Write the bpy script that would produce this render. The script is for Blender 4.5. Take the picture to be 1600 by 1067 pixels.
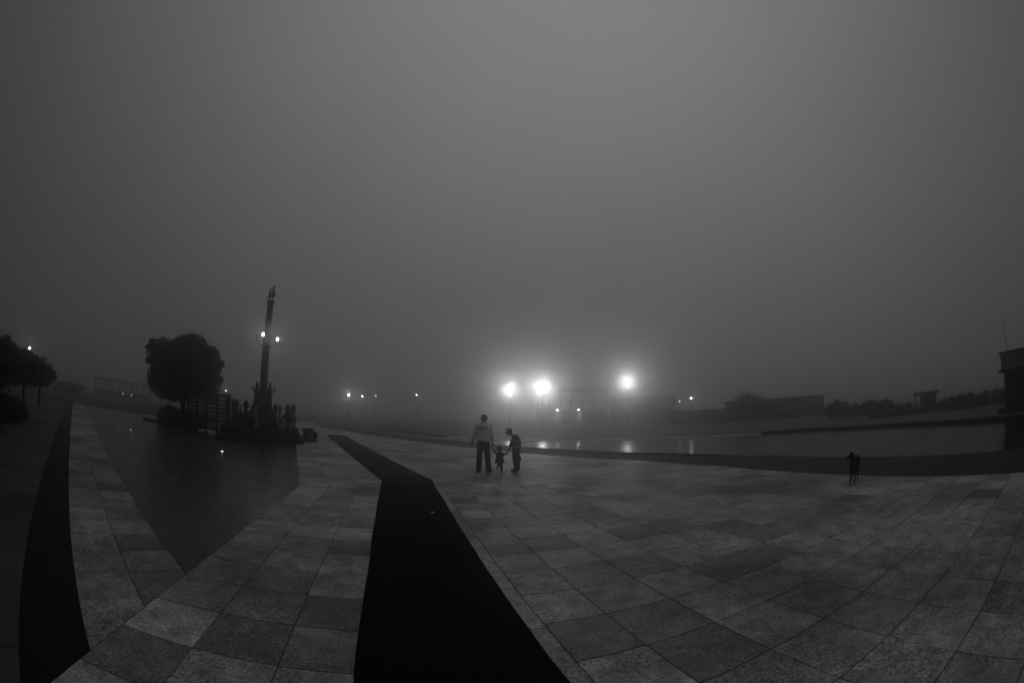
import bpy, math, random
from mathutils import Vector, Matrix, noise
from mathutils.bvhtree import BVHTree
random.seed(7)
R = math.radians
sc = bpy.context.scene
for o in list(bpy.data.objects): bpy.data.objects.remove(o)
COL = sc.collection

# ------------------------------------------------------------------ camera (15.7 mm equisolid fisheye)
CAMH = 1.62
cd = bpy.data.cameras.new('camera')
cam = bpy.data.objects.new('camera', cd); COL.objects.link(cam); sc.camera = cam
cd.type = 'PANO'; cd.sensor_width = 36; cd.clip_start = .05; cd.clip_end = 2000
for tgt in (cd, getattr(cd, 'cycles', cd)):
    try:
        tgt.panorama_type = 'FISHEYE_EQUISOLID'; tgt.fisheye_lens = 698/1600*36; tgt.fisheye_fov = R(200)
    except Exception: pass
cam.matrix_world = Matrix.Translation((0, 0, CAMH)) @ Matrix.Rotation(R(99.6), 4, 'X') @ Matrix.Rotation(R(.38), 4, 'Z')

# ------------------------------------------------------------------ light: heavy overcast before sunrise
w = bpy.data.worlds.new('World'); sc.world = w; w.use_nodes = True
nt = w.node_tree; N = nt.nodes; K = nt.links
for n in list(N): N.remove(n)
out = N.new('ShaderNodeOutputWorld'); bg = N.new('ShaderNodeBackground'); K.new(bg.outputs[0], out.inputs[0])
sky = N.new('ShaderNodeTexSky'); sky.sky_type = 'NISHITA'; sky.sun_disc = False
sky.sun_elevation = R(63); sky.sun_rotation = R(14); sky.dust_density = 6; sky.air_density = 1.5
bw = N.new('ShaderNodeRGBToBW'); K.new(sky.outputs[0], bw.inputs[0])
tc = N.new('ShaderNodeTexCoord')
SUNDIR = Vector((math.sin(R(14))*math.cos(R(63)), math.cos(R(14))*math.cos(R(63)), math.sin(R(63))))
dt = N.new('ShaderNodeVectorMath'); dt.operation = 'DOT_PRODUCT'; dt.inputs[1].default_value = SUNDIR
K.new(tc.outputs['Generated'], dt.inputs[0])
def mth(op, a, b=None, c=None):
    m = N.new('ShaderNodeMath'); m.operation = op
    for i, v in enumerate((a, b, c)):
        if v is None: continue
        if isinstance(v, (int, float)): m.inputs[i].default_value = v
        else: K.new(v, m.inputs[i])
    return m.outputs[0]
SKY_BASE, SKY_GAIN, SKY_POW = .022, .185, 4.8
lobe = mth('POWER', mth('MULTIPLY_ADD', dt.outputs['Value'], .5, .5), SKY_POW)
cl = N.new('ShaderNodeTexNoise'); cl.inputs['Scale'].default_value = 1.6; cl.inputs['Detail'].default_value = 3
K.new(tc.outputs['Generated'], cl.inputs['Vector'])
glow = mth('MULTIPLY_ADD', lobe, SKY_GAIN, SKY_BASE)
glow = mth('MULTIPLY', glow, mth('MULTIPLY_ADD', cl.outputs['Fac'], .22, .89))
glow = mth('ADD', glow, mth('MULTIPLY', bw.outputs[0], .0003))
K.new(glow, bg.inputs['Color']); bg.inputs['Strength'].default_value = 1.0

sl = bpy.data.lights.new('sun', 'SUN'); sl.energy = .03; sl.angle = R(60)
so = bpy.data.objects.new('sun', sl); COL.objects.link(so)
so.rotation_euler = (-SUNDIR).to_track_quat('-Z', 'Y').to_euler(); so.location = (0, 0, 7)

vs = sc.view_settings; vs.view_transform = 'Standard'; vs.look = 'None'; vs.exposure = 0; vs.gamma = 1; vs.use_curve_mapping = False
sc.render.engine = 'CYCLES'; cy = sc.cycles
cy.use_denoising = True; cy.max_bounces = 8; cy.volume_bounces = 3; cy.diffuse_bounces = 2; cy.glossy_bounces = 2
cy.transmission_bounces = 2; cy.sample_clamp_indirect = 2.0; cy.caustics_reflective = False; cy.caustics_refractive = False
try: cy.use_light_tree = True
except Exception: pass
FOG_DENSITY, FOG_G = .0125, .92
LAMP_GAIN = .10

# ------------------------------------------------------------------ materials (black-and-white place: all grey)
MATS = {}
def mat(name, v, rough=.7, var=.25, scale=6, bump=.15, tone=False, spec=.5, speck=0.0, joints=None):
    if name in MATS: return MATS[name]
    m = bpy.data.materials.new(name); m.use_nodes = True; t = m.node_tree; n = t.nodes; k = t.links
    b = n['Principled BSDF']; b.inputs['Roughness'].default_value = rough
    b.inputs['Specular IOR Level'].default_value = spec
    g = n.new('ShaderNodeNewGeometry')
    def M(op, a, bb=None, c=None):
        x = n.new('ShaderNodeMath'); x.operation = op
        for i, q in enumerate((a, bb, c)):
            if q is None: continue
            if isinstance(q, (int, float)): x.inputs[i].default_value = q
            else: k.new(q, x.inputs[i])
        return x.outputs[0]
    pos = g.outputs['Position']
    if tone:
        at = n.new('ShaderNodeAttribute'); at.attribute_name = 'tone'
        oi = n.new('ShaderNodeObjectInfo')
        cmb = n.new('ShaderNodeCombineXYZ'); k.new(M('MULTIPLY', M('ADD', at.outputs['Fac'], oi.outputs['Random']), 43.0), cmb.inputs[0]); k.new(M('MULTIPLY', at.outputs['Fac'], 91.0), cmb.inputs[2])
        va = n.new('ShaderNodeVectorMath'); va.operation = 'ADD'; k.new(pos, va.inputs[0]); k.new(cmb.outputs[0], va.inputs[1]); pos2 = va.outputs[0]
    else: pos2 = pos
    def NO(vec, s, d=5, r=.6, dist=0):
        x = n.new('ShaderNodeTexNoise'); x.inputs['Scale'].default_value = s; x.inputs['Detail'].default_value = d
        x.inputs['Roughness'].default_value = r; x.inputs['Distortion'].default_value = dist; k.new(vec, x.inputs['Vector']); return x.outputs['Fac']
    f = NO(pos2, scale, 7 if tone else 5, .65); fine = NO(pos2, scale*9, 6, .7); broad = NO(pos, .45, 4, .55, .5)
    val = M('MULTIPLY_ADD', M('SUBTRACT', f, .5), var*(5.5 if tone else 2.2), 1.0)
    val = M('MULTIPLY', val, M('MULTIPLY_ADD', M('SUBTRACT', fine, .5), var*(8.0 if tone else 2.4), 1.0))
    if tone:
        val = M('MULTIPLY', val, at.outputs['Fac'])
        # dark lichen specks / pitting and broad wet stains
        sp = NO(pos2, 34, 8, .8, .4); mr = n.new('ShaderNodeMapRange'); mr.inputs[1].default_value = .46; mr.inputs[2].default_value = .60
        mr.inputs[3].default_value = 1; mr.inputs[4].default_value = 1-speck; k.new(sp, mr.inputs[0])
        amt = NO(pos2, 1.1, 2); ma = n.new('ShaderNodeMapRange'); ma.inputs[1].default_value = .36; ma.inputs[2].default_value = .58; k.new(amt, ma.inputs[0])
        mxs = M('SUBTRACT', 1, M('MULTIPLY', M('SUBTRACT', 1, mr.outputs[0]), M('MULTIPLY_ADD', ma.outputs[0], .85, .15)))
        val = M('MULTIPLY', val, mxs)
        st = n.new('ShaderNodeMapRange'); st.inputs[1].default_value = .36; st.inputs[2].default_value = .56; st.inputs[3].default_value = .5; st.inputs[4].default_value = 1.1; k.new(broad, st.inputs[0])
        val = M('MULTIPLY', val, st.outputs[0])
        # streaky scuffs
        mp = n.new('ShaderNodeMapping'); mp.inputs['Scale'].default_value = (1.2, 9, 1); mp.inputs['Rotation'].default_value = (0, 0, .5); k.new(pos2, mp.inputs['Vector'])
        sk = NO(mp.outputs[0], 1.5, 5, .6, .6); ms = n.new('ShaderNodeMapRange'); ms.inputs[1].default_value = .60; ms.inputs[2].default_value = .72; ms.inputs[3].default_value = 1; ms.inputs[4].default_value = 1.6; k.new(sk, ms.inputs[0])
        val = M('MULTIPLY', val, ms.outputs[0])
    val = M('MAXIMUM', M('MULTIPLY', val, v), .002)
    k.new(val, b.inputs['Base Color'])
    k.new(M('MINIMUM', M('MAXIMUM', M('MULTIPLY_ADD', M('SUBTRACT', f, .5), .3, rough), .06), 1.0), b.inputs['Roughness'])
    if bump:
        bm_ = n.new('ShaderNodeBump'); bm_.inputs['Strength'].default_value = bump; bm_.inputs['Distance'].default_value = .01
        k.new(fine, bm_.inputs['Height']); k.new(bm_.outputs[0], b.inputs['Normal'])
    MATS[name] = m; return m
def emis(name, s, v=1.0):
    m = bpy.data.materials.new(name); m.use_nodes = True; b = m.node_tree.nodes['Principled BSDF']
    b.inputs['Base Color'].default_value = (.8, .8, .8, 1); b.inputs['Emission Color'].default_value = (v, v, v, 1); b.inputs['Emission Strength'].default_value = s
    return m
M_SLAB = mat('pale_granite', .38, .55, .42, 5, .5, tone=True, speck=.80, spec=.35)
M_DARKSLAB = mat('vignetted_dark_granite', .05, .6, .22, 5, .22, tone=True, speck=.4, spec=.2)  # dark left slabs; lens vignette darkening is put into this colour too
M_POLISH = mat('polished_dark_granite', .027, .27, .15, 4, .05, tone=True, speck=.3, spec=.35)
M_MARGIN = mat('worn_dark_granite', .018, .6, .2, 4, .1, tone=True, speck=.3, spec=.12)
M_BORDER = mat('black_granite', .005, .7, .2, 5, .15, tone=True, speck=.3, spec=.12)
M_MORTAR = mat('mortar', .028, .9, .3, 20, .3, spec=.2)
M_GROUND = mat('ground_asphalt', .04, .75, .3, 3, .3, spec=.3)
M_CARPET = mat('black_carpet', .006, 1, .3, 40, .5, spec=.05)
M_CARPET2 = mat('charcoal_carpet', .022, 1, .3, 40, .5, spec=.1)
M_STONE = mat('weathered_stone', .06, .8, .3, 5, .4, spec=.3)
M_STONE_D = mat('dark_stone', .022, .8, .3, 5, .4, spec=.3)
M_STONE_L = mat('pale_stone', .22, .75, .2, 4, .3, spec=.3)
M_METAL = mat('dark_metal', .03, .5, .2, 8, .1)
M_BARK = mat('bark', .035, .9, .4, 12, .6, spec=.2)
M_LEAF = mat('leaf', .025, .85, .4, 2, 0, spec=.15)
M_WALL = mat('building_plaster', .10, .85, .2, 2, .15, spec=.2)
M_WALL_L = mat('pale_plaster', .22, .85, .2, 2, .15, spec=.2)
M_DARKGLASS = mat('dark_glass', .012, .12, .1, 2, 0)
M_SKIN = mat('skin', .055, .6, .1, 10, .05)
M_HAIR = mat('hair', .008, .7, .2, 60, .3)
M_SHIRT = mat('pale_shirt_cloth', .8, .85, .08, 8, .2, spec=.2)
M_TROUSER = mat('black_trouser_cloth', .010, .95, .2, 8, .3, spec=.1)
M_GREYCLOTH = mat('charcoal_cloth', .022, .95, .2, 8, .3, spec=.1)
M_STRIPE = mat('grey_stripe_cloth', .11, .9, .15, 8, .2, spec=.1)
M_INK = mat('dark_print', .012, .8, .2, 8, 0, spec=.1)
M_SHOE = mat('black_leather', .01, .45, .1, 8, .05)
M_FUR = mat('dark_fur', .02, .95, .4, 25, .5, spec=.1)
M_CAP = mat('grey_knit', .085, .9, .2, 40, .4, spec=.1)
M_WATER = mat('still_water', .010, .17, .1, 1.2, 0, spec=.05)
M_WHITE = mat('white_paper', .7, .8, .05, 5, 0)
M_FAINT = mat('lamp_housing', .05, .5, .1, 5, 0)

# ------------------------------------------------------------------ helpers
def link(o, parent=None):
    COL.objects.link(o)
    if parent is not None: o.parent = parent
    return o
def mesh_obj(name, vs_, fs_, m, parent=None, smooth=False, kind=None):
    me = bpy.data.meshes.new(name); me.from_pydata([tuple(v) for v in vs_], [], fs_); me.update()
    me.materials.append(m)
    if smooth: me.polygons.foreach_set('use_smooth', [True]*len(me.polygons))
    o = bpy.data.objects.new(name, me); link(o, parent)
    if kind: o['kind'] = kind
    return o
def tag(o, label=None, cat=None, group=None, kind=None):
    if label: o['label'] = label
    if cat: o['category'] = cat
    if group: o['group'] = group
    if kind: o['kind'] = kind
    return o
def thing(name, label, cat, loc=(0, 0, 0), rz=0, group=None):
    o = bpy.data.objects.new(name, None); o.empty_display_size = .2; COL.objects.link(o)
    o.location = loc; o.rotation_euler = (0, 0, rz); return tag(o, label, cat, group)
def frame(d):
    d = d.normalized(); ref = Vector((1, 0, 0)) if abs(d.x) < .9 else Vector((0, 1, 0))
    u = (ref - d*ref.dot(d)).normalized(); return u, d.cross(u)
class MB:
    def __init__(s): s.v = []; s.f = []
    def add(s, v, f):
        b = len(s.v); s.v += [Vector(p) for p in v]; s.f += [[b+i for i in q] for q in f]; return s
    def box(s, c, size, rz=0, bev=0.0, rot=None):
        x, y, z = size[0]/2, size[1]/2, size[2]/2; b = min(bev, x*.9, y*.9, z*.9)
        Mx = (rot if rot is not None else Matrix.Rotation(rz, 3, 'Z')); c = Vector(c)
        if b <= 0:
            p = [(i*x, j*y, k*z) for k in (-1, 1) for i, j in ((-1, -1), (1, -1), (1, 1), (-1, 1))]
            f = [[3, 2, 1, 0], [4, 5, 6, 7]] + [[i, (i+1) % 4, 4+(i+1) % 4, 4+i] for i in range(4)]
        else:
            p = []; f = []
            for (ax, ay, az) in ((x-b, y-b, -z), (x, y, -z+b), (x, y, z-b), (x-b, y-b, z)):
                p += [(-ax, -ay, az), (ax, -ay, az), (ax, ay, az), (-ax, ay, az)]
            f = [[3, 2, 1, 0], [12, 13, 14, 15]]
            for r in range(3): f += [[r*4+i, r*4+(i+1) % 4, r*4+4+(i+1) % 4, r*4+4+i] for i in range(4)]
        return s.add([Mx @ Vector(q)+c for q in p], f)
    def tube(s, pts, rad, n=10, caps=True, flat=None):
        """lofted tube; rad: number or (ru, rv) per point, rings square to the path, rounded ends"""
        pts = [Vector(p) for p in pts]
        rr = [(r if isinstance(r, (tuple, list)) else (r, r)) for r in rad]
        P = []; RR = []
        if caps:
            d = (pts[0]-pts[1]).normalized(); m = min(rr[0])
            for a in (85, 55, 28): P.append(pts[0]+d*m*math.sin(R(a))); RR.append((rr[0][0]*math.cos(R(a)), rr[0][1]*math.cos(R(a))))
        P += pts; RR += rr
        if caps:
            d = (pts[-1]-pts[-2]).normalized(); m = min(rr[-1])
            for a in (28, 55, 85): P.append(pts[-1]+d*m*math.sin(R(a))); RR.append((rr[-1][0]*math.cos(R(a)), rr[-1][1]*math.cos(R(a))))
        v = []; f = []
        L = len(P)
        for i in range(L):
            d = (P[min(i+1, L-1)]-P[max(i-1, 0)])
            u, w_ = frame(d if d.length > 1e-9 else Vector((0, 0, 1)))
            for k in range(n):
                a = 2*math.pi*k/n; v.append(P[i]+u*RR[i][0]*math.cos(a)+w_*RR[i][1]*math.sin(a))
        for i in range(L-1):
            for k in range(n):
                f.append([i*n+k, i*n+(k+1) % n, (i+1)*n+(k+1) % n, (i+1)*n+k])
        f.append(list(range(n))[::-1]); f.append([(L-1)*n+k for k in range(n)])
        return s.add(v, f)
    def cyl(s, c, r0, r1, h, n=14):
        c = Vector(c); v = [c+Vector((r0*math.cos(2*math.pi*k/n), r0*math.sin(2*math.pi*k/n), 0)) for k in range(n)]
        v += [c+Vector((r1*math.cos(2*math.pi*k/n), r1*math.sin(2*math.pi*k/n), h)) for k in range(n)]
        return s.add(v, [[k, (k+1) % n, n+(k+1) % n, n+k] for k in range(n)]+[list(range(n))[::-1], list(range(n, 2*n))])
    def lathe(s, c, prof, n=14):
        c = Vector(c); v = []; f = []
        for r, z in prof:
            v += [c+Vector((r*math.cos(2*math.pi*k/n), r*math.sin(2*math.pi*k/n), z)) for k in range(n)]
        for i in range(len(prof)-1): f += [[i*n+k, i*n+(k+1) % n, (i+1)*n+(k+1) % n, (i+1)*n+k] for k in range(n)]
        f += [list(range(n))[::-1], [(len(prof)-1)*n+k for k in range(n)]]
        return s.add(v, f)
    def ell(s, c, r, n=12, m=8, rot=None):
        c = Vector(c); v = []; f = []
        for i in range(m+1):
            a = math.pi*(i+.02 if i == 0 else (i-.02 if i == m else i))/m
            for k in range(n):
                b = 2*math.pi*k/n; p = Vector((r[0]*math.sin(a)*math.cos(b), r[1]*math.sin(a)*math.sin(b), -r[2]*math.cos(a)))
                v.append(c+(rot @ p if rot is not None else p))
        for i in range(m): f += [[i*n+k, i*n+(k+1) % n, (i+1)*n+(k+1) % n, (i+1)*n+k] for k in range(n)]
        f += [list(range(n))[::-1], [m*n+k for k in range(n)]]
        return s.add(v, f)
    def build(s, name, m, parent=None, smooth=False, kind=None):
        return mesh_obj(name, s.v, s.f, m, parent, smooth, kind)
    def remesh(s, name, m, parent=None, voxel=.01, sm=2):
        """fuse every overlapping volume into one continuous skin"""
        o = mesh_obj(name, s.v, s.f, m, None)
        r = o.modifiers.new('r', 'REMESH'); r.mode = 'VOXEL'; r.voxel_size = voxel; r.use_smooth_shade = True
        if sm: q = o.modifiers.new('s', 'SMOOTH'); q.iterations = sm; q.factor = .5
        dg = bpy.context.evaluated_depsgraph_get(); me = bpy.data.meshes.new_from_object(o.evaluated_get(dg))
        me.name = name; old = o.data; o.modifiers.clear(); o.data = me; bpy.data.meshes.remove(old)
        me.polygons.foreach_set('use_smooth', [True]*len(me.polygons))
        if parent is not None: o.parent = parent
        return o
def copy_tree(o, parent=None):
    c = o.copy(); COL.objects.link(c); c.parent = parent
    for ch in list(o.children): copy_tree(ch, c)
    return c
def pol(az, d, z=0): return Vector((d*math.sin(R(az)), d*math.cos(R(az)), z))

# ------------------------------------------------------------------ paving
def clip(poly, planes):
    """keep the part of a convex polygon where nx*x+ny*y>=c for every plane"""
    for nx, ny, c in planes:
        o = []; L = len(poly)
        for i in range(L):
            a, b = poly[i], poly[(i+1) % L]; da = nx*a[0]+ny*a[1]-c; db = nx*b[0]+ny*b[1]-c
            if da >= 0: o.append(a)
            if (da > 0 and db < 0) or (da < 0 and db > 0):
                t = da/(da-db); o.append((a[0]+(b[0]-a[0])*t, a[1]+(b[1]-a[1])*t))
        poly = o
        if len(poly) < 3: return []
    q = []
    for p in poly:
        if not q or (abs(p[0]-q[-1][0])+abs(p[1]-q[-1][1])) > .004: q.append(p)
    while len(q) > 2 and abs(q[0][0]-q[-1][0])+abs(q[0][1]-q[-1][1]) < .004: q.pop()
    return q if len(q) > 2 else []
def area(p): return .5*abs(sum(p[i][0]*p[(i+1) % len(p)][1]-p[(i+1) % len(p)][0]*p[i][1] for i in range(len(p))))
def inset(p, d):
    L = len(p); o = []
    sgn = 1 if sum(p[i][0]*p[(i+1) % L][1]-p[(i+1) % L][0]*p[i][1] for i in range(L)) > 0 else -1
    for i in range(L):
        a = Vector(p[i-1]); b = Vector(p[i]); c = Vector(p[(i+1) % L]); e1 = (b-a).normalized(); e2 = (c-b).normalized()
        n1 = Vector((-e1.y, e1.x))*sgn; n2 = Vector((-e2.y, e2.x))*sgn; h = (n1+n2)
        k = d/max(.35, h.length_squared/2); o.append(tuple(b+h*k))
    return o
def slab_geo(p, z, gap, tilt=(0, 0)):
    """one slab: vertical sides and a small worn arris round the top"""
    a = inset(p, gap); b = inset(p, gap+.004); cx = sum(q[0] for q in p)/len(p); cy_ = sum(q[1] for q in p)/len(p); L = len(p)
    h = lambda q: z+tilt[0]*(q[0]-cx)+tilt[1]*(q[1]-cy_)
    v = [(q[0], q[1], z-.030) for q in a]+[(q[0], q[1], h(q)-.003) for q in a]+[(q[0], q[1], h(q)) for q in b]
    if sum(p[i][0]*p[(i+1) % L][1]-p[(i+1) % L][0]*p[i][1] for i in range(L)) < 0:
        f = [[i, L+i, L+(i+1) % L, (i+1) % L] for i in range(L)]+[[L+i, 2*L+i, 2*L+(i+1) % L, L+(i+1) % L] for i in range(L)]+[[2*L+i for i in range(L)][::-1]]
    else:
        f = [[i, (i+1) % L, L+(i+1) % L, L+i] for i in range(L)]+[[L+i, L+(i+1) % L, 2*L+(i+1) % L, 2*L+i] for i in range(L)]+[[2*L+i for i in range(L)]]
    return v, f
def set_tone(me, vals):
    a = me.attributes.new('tone', 'FLOAT', 'FACE'); a.data.foreach_set('value', vals)
def in_view(x, y, z=0):
    d = Vector((x, y, z-CAMH)); d.normalize(); p = R(9.6)
    Z = d.y*math.cos(p)+d.z*math.sin(p); Y = -d.y*math.sin(p)+d.z*math.cos(p)
    th = math.acos(max(-1, min(1, Z))); r = 2*698*math.sin(th/2); n_ = math.hypot(d.x, Y) or 1
    return abs(d.x/n_*r) < 812 and -545 < Y/n_*r < 545
def pave(name, m, heading, origin, size, planes, rng, z=0, gap=.0036, tones=None, piece='paving_slab', maxn=300, near=9.6, seed=1, bed=None, jit=.0012):
    """lay square slabs on a grid turned by heading, cut along the edges of the area"""
    rnd = random.Random(seed); tones = tones or (lambda r: r.uniform(.7, 1.1))
    ca, sa = math.cos(heading), math.sin(heading)
    ux, uy = (ca, sa), (-sa, ca)                       # across, along
    cells = []
    i0, i1, j0, j1 = rng
    for i in range(i0, i1):
        for j in range(j0, j1):
            s0 = origin[0]+i*size[0]; t0 = origin[1]+j*size[1]
            q = [(s*ux[0]+t*uy[0], s*ux[1]+t*uy[1]) for s, t in ((s0, t0), (s0+size[0], t0), (s0+size[0], t0+size[1]), (s0, t0+size[1]))]
            full = q; q = clip(q, planes)
            if not q or area(q) < .004: continue
            cx = sum(p[0] for p in q)/len(q); cy_ = sum(p[1] for p in q)/len(q); d = math.hypot(cx, cy_)
            cells.append((d, area(q), cx, cy_, q, len(q) == 4 and abs(area(q)-size[0]*size[1]) < .002))
    cells.sort(key=lambda c: c[0])
    par = bed
    parts = [c for c in cells if c[0] < near and in_view(c[2], c[3])][:maxn]; ids = set(id(c) for c in parts)
    variants = []
    for k in range(14):
        hs, ht = size[0]/2, size[1]/2
        q = [(-hs, -ht), (hs, -ht), (hs, ht), (-hs, ht)]
        v, f = slab_geo(q, 0, gap, (rnd.uniform(-jit, jit), rnd.uniform(-jit, jit)))
        me = bpy.data.meshes.new(piece); me.from_pydata(v, [], f); me.materials.append(m); set_tone(me, [tones(rnd)]*len(f)); variants.append(me)
    for c in parts:
        zz = z+rnd.uniform(-jit, jit)
        if c[5]:
            o = bpy.data.objects.new(piece, rnd.choice(variants)); o.location = (c[2], c[3], zz); o.rotation_euler = (0, 0, heading); link(o, par)
        else:
            q = [(p[0]-c[2], p[1]-c[3]) for p in c[4]]; v, f = slab_geo(q, 0, gap)
            o = mesh_obj(piece, v, f, m, par); o.location = (c[2], c[3], zz); set_tone(o.data, [tones(rnd)]*len(f))
    V = []; F = []; T = []
    for c in cells:
        if id(c) in ids: continue
        v, f = slab_geo(c[4], z+rnd.uniform(-jit, jit), gap); b = len(V); V += v; F += [[b+i for i in q] for q in f]; T += [tones(rnd)]*len(f)
    if V:
        o = mesh_obj('distant_'+piece+'s', V, F, m, par, kind='stuff'); set_tone(o.data, T)
def poly_sheet(name, pts, z, m, parent=None, kind='structure', label=None):
    o = mesh_obj(name, [(p[0], p[1], z) for p in pts], [list(range(len(pts)))], m, parent)
    if parent is None: tag(o, label, None, None, kind)
    return o
def hp(angle, c, sign=1):
    """half plane: x cos+y sin >= c (sign 1) or <= c (sign -1)"""
    return (sign*math.cos(angle), sign*math.sin(angle), sign*c)

H1, H2, HM, H3, HC = R(15), R(28), R(21.5), R(58.3), R(25)
MIT = (-math.sin(HM), math.cos(HM), 9.388)                          # mitre between the two straight runs
MITn = tuple(-a for a in MIT)
EDGE = lambda p, q: ((-(q[1]-p[1])), (q[0]-p[0]), -(q[1]-p[1])*p[0]+(q[0]-p[0])*p[1])   # left of p->q
def eplane(p, q):
    a = EDGE(p, q); l = math.hypot(a[0], a[1]); return (a[0]/l, a[1]/l, a[2]/l)
_k = Vector((0, 0)); _a = Matrix(((math.cos(H1), math.sin(H1)), (MIT[0], MIT[1]))).inverted() @ Vector((-2.03, 9.388))
SE = _a.x*math.cos(H2)+_a.y*math.sin(H2)      # walkway edge after the mitre
E2 = eplane((6.2, 11.6), (4.53, 15.28)); E3 = eplane((4.53, 15.28), (.03, 20.15))
def tone_mix(r):
    x = r.random()
    return r.uniform(.40, .55) if x < .13 else (r.uniform(.62, .84) if x < .5 else r.uniform(.84, 1.1))
BIG = [(-60, -8), (60, -8), (60, 60), (-60, 60)]

ground = mesh_obj('ground', [(-290, -290, -.14), (290, -290, -.14), (290, 290, -.14), (-290, 290, -.14)], [[0, 1, 2, 3]], M_GROUND, kind='structure')
ground['label'] = 'dim asphalt ground running off into the fog'

def bed(name, planes, z=-.010, label=None, box=BIG):
    return poly_sheet(name, clip(box, planes), z, M_MORTAR, label=label)
# main plaza, right of the carpet
pl1 = [hp(H1, .34), hp(H1, 9.02, -1), MITn]
b1 = bed('plaza', pl1, label='broad plaza of square pale granite slabs, some darker')
pave('plaza', M_SLAB, H1, (.34, .2-.9*6), (.72, .9), [hp(H1, .34), hp(H1, 1.06, -1), MITn], (0, 1, 0, 22), tones=tone_mix, bed=b1, seed=2)
pave('plaza', M_SLAB, H1, (.96, .446-.63*10), (.62, .63), [hp(H1, 1.06)]+pl1[1:], (0, 15, 0, 32), tones=tone_mix, bed=b1, seed=3)
pl2 = [hp(H2, 2.75), MIT, E2, E3]
b2 = bed('far_plaza', pl2, label='far part of the pale slab plaza fading into fog')
pave('far_plaza', M_SLAB, H2, (2.75, 2), (.62, .63), pl2, (0, 24, 0, 70), tones=tone_mix, bed=b2, seed=4, near=13, maxn=60)
# walkway under and left of the carpet
wk1 = [hp(H1, -2.03), hp(H1, .3385, -1), MITn]
b3 = bed('walkway', wk1, label='three slabs wide pale walkway along the black carpet')
pave('walkway', M_SLAB, H1, (-2.03, 3.0-.62*14), (.615, .62), wk1, (0, 4, 0, 30), tones=tone_mix, bed=b3, seed=5)
wk2 = [hp(H2, SE), hp(H2, 2.7485, -1), MIT]
b4 = bed('far_walkway', wk2, label='far run of the pale walkway turning left into fog')
pave('far_walkway', M_SLAB, H2, (SE, 2), ((2.75-SE)/4, .62), wk2, (0, 5, 0, 90), tones=tone_mix, bed=b4, seed=6, near=14, maxn=80)
# side path on the left: two pale rows, black row, dark rows with lens vignette in their colour
OUT = hp(H1, -2.0325, -1)
sd = [hp(H3, -.18), hp(H3, 1.02, -1), OUT]
b5 = bed('side_path', sd, label='narrow two slab wide path running away on the left')
pave('side_path', M_SLAB, H3, (-.18, -.03), (.6, .6), sd, (0, 2, 0, 70), tones=lambda r: tone_mix(r)*.72, bed=b5, seed=8, near=14)
bl = [hp(H3, -.765), hp(H3, -.1825, -1), OUT]
b6 = bed('black_path_border', bl, label='black granite row beside the left path')
pave('black_path_border', M_BORDER, H3, (-.765, .1), (.583, .75), bl, (0, 1, 0, 60), tones=lambda r: r.uniform(.8, 1.15), bed=b6, seed=9, near=12)
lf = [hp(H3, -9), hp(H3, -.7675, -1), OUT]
b7 = bed('left_forecourt', lf, label='vignette-darkened slab forecourt under the trees on the left')
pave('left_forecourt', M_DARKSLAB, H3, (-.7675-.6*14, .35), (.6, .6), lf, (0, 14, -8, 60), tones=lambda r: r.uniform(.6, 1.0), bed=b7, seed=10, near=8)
# polished dark court between the two paths
ct = [hp(H3, 1.0225), hp(H1, -2.0325, -1), hp(H2, SE-.0025, -1)]
b8 = bed('polished_court', ct, z=-.012, label='dark polished stone court around the monument')
pave('polished_court', M_POLISH, HC, (-1.335-.62*40, -2), (.62, .62), ct, (0, 44, 0, 60), tones=lambda r: r.uniform(.75, 1.2), bed=b8, seed=11, near=10, gap=.0018, z=-.004, jit=.0007)
# dark margin between the plaza and the pool
mg = [(9.0225, 3.2, H1)]
mp_ = [hp(H1, 9.0225), hp(H1, 12.35, -1), (-math.sin(HM), math.cos(HM), -40)]
mE = eplane((9.6, 12.9), (6.4, 19.5)); 
m1 = [hp(H1, 9.0225), hp(H1, 12.2, -1), MITn]
b9 = bed('pool_margin', m1, z=-.034, label='low dark stone margin beside the pool')
pave('pool_margin', M_MARGIN, H1, (9.0225, -6), (1.0, 1.0), m1, (0, 4, 0, 24), z=-.024, tones=lambda r: r.uniform(.5, .75), bed=b9, seed=12, near=12)
m2 = [MIT, tuple(-a for a in E2), (E2[0], E2[1], E2[2]-3.2), (-E3[0]*0+.94, .34, -30)]
m2.append((-math.cos(R(-5)), -math.sin(R(-5)), -60))
b10 = bed('far_pool_margin', [MIT, tuple(-a for a in E2), (E2[0], E2[1], E2[2]-3.2), E3[:2]+(E3[2]-2.2,)], z=-.034, label='far run of the dark pool margin')
m3 = [tuple(-a for a in E3), (E3[0], E3[1], E3[2]-2.2), (E2[0], E2[1], E2[2]), (-1, 0, -60)]
b11 = bed('furthest_pool_margin', m3, z=-.038, label='furthest run of the dark pool margin')

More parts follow.
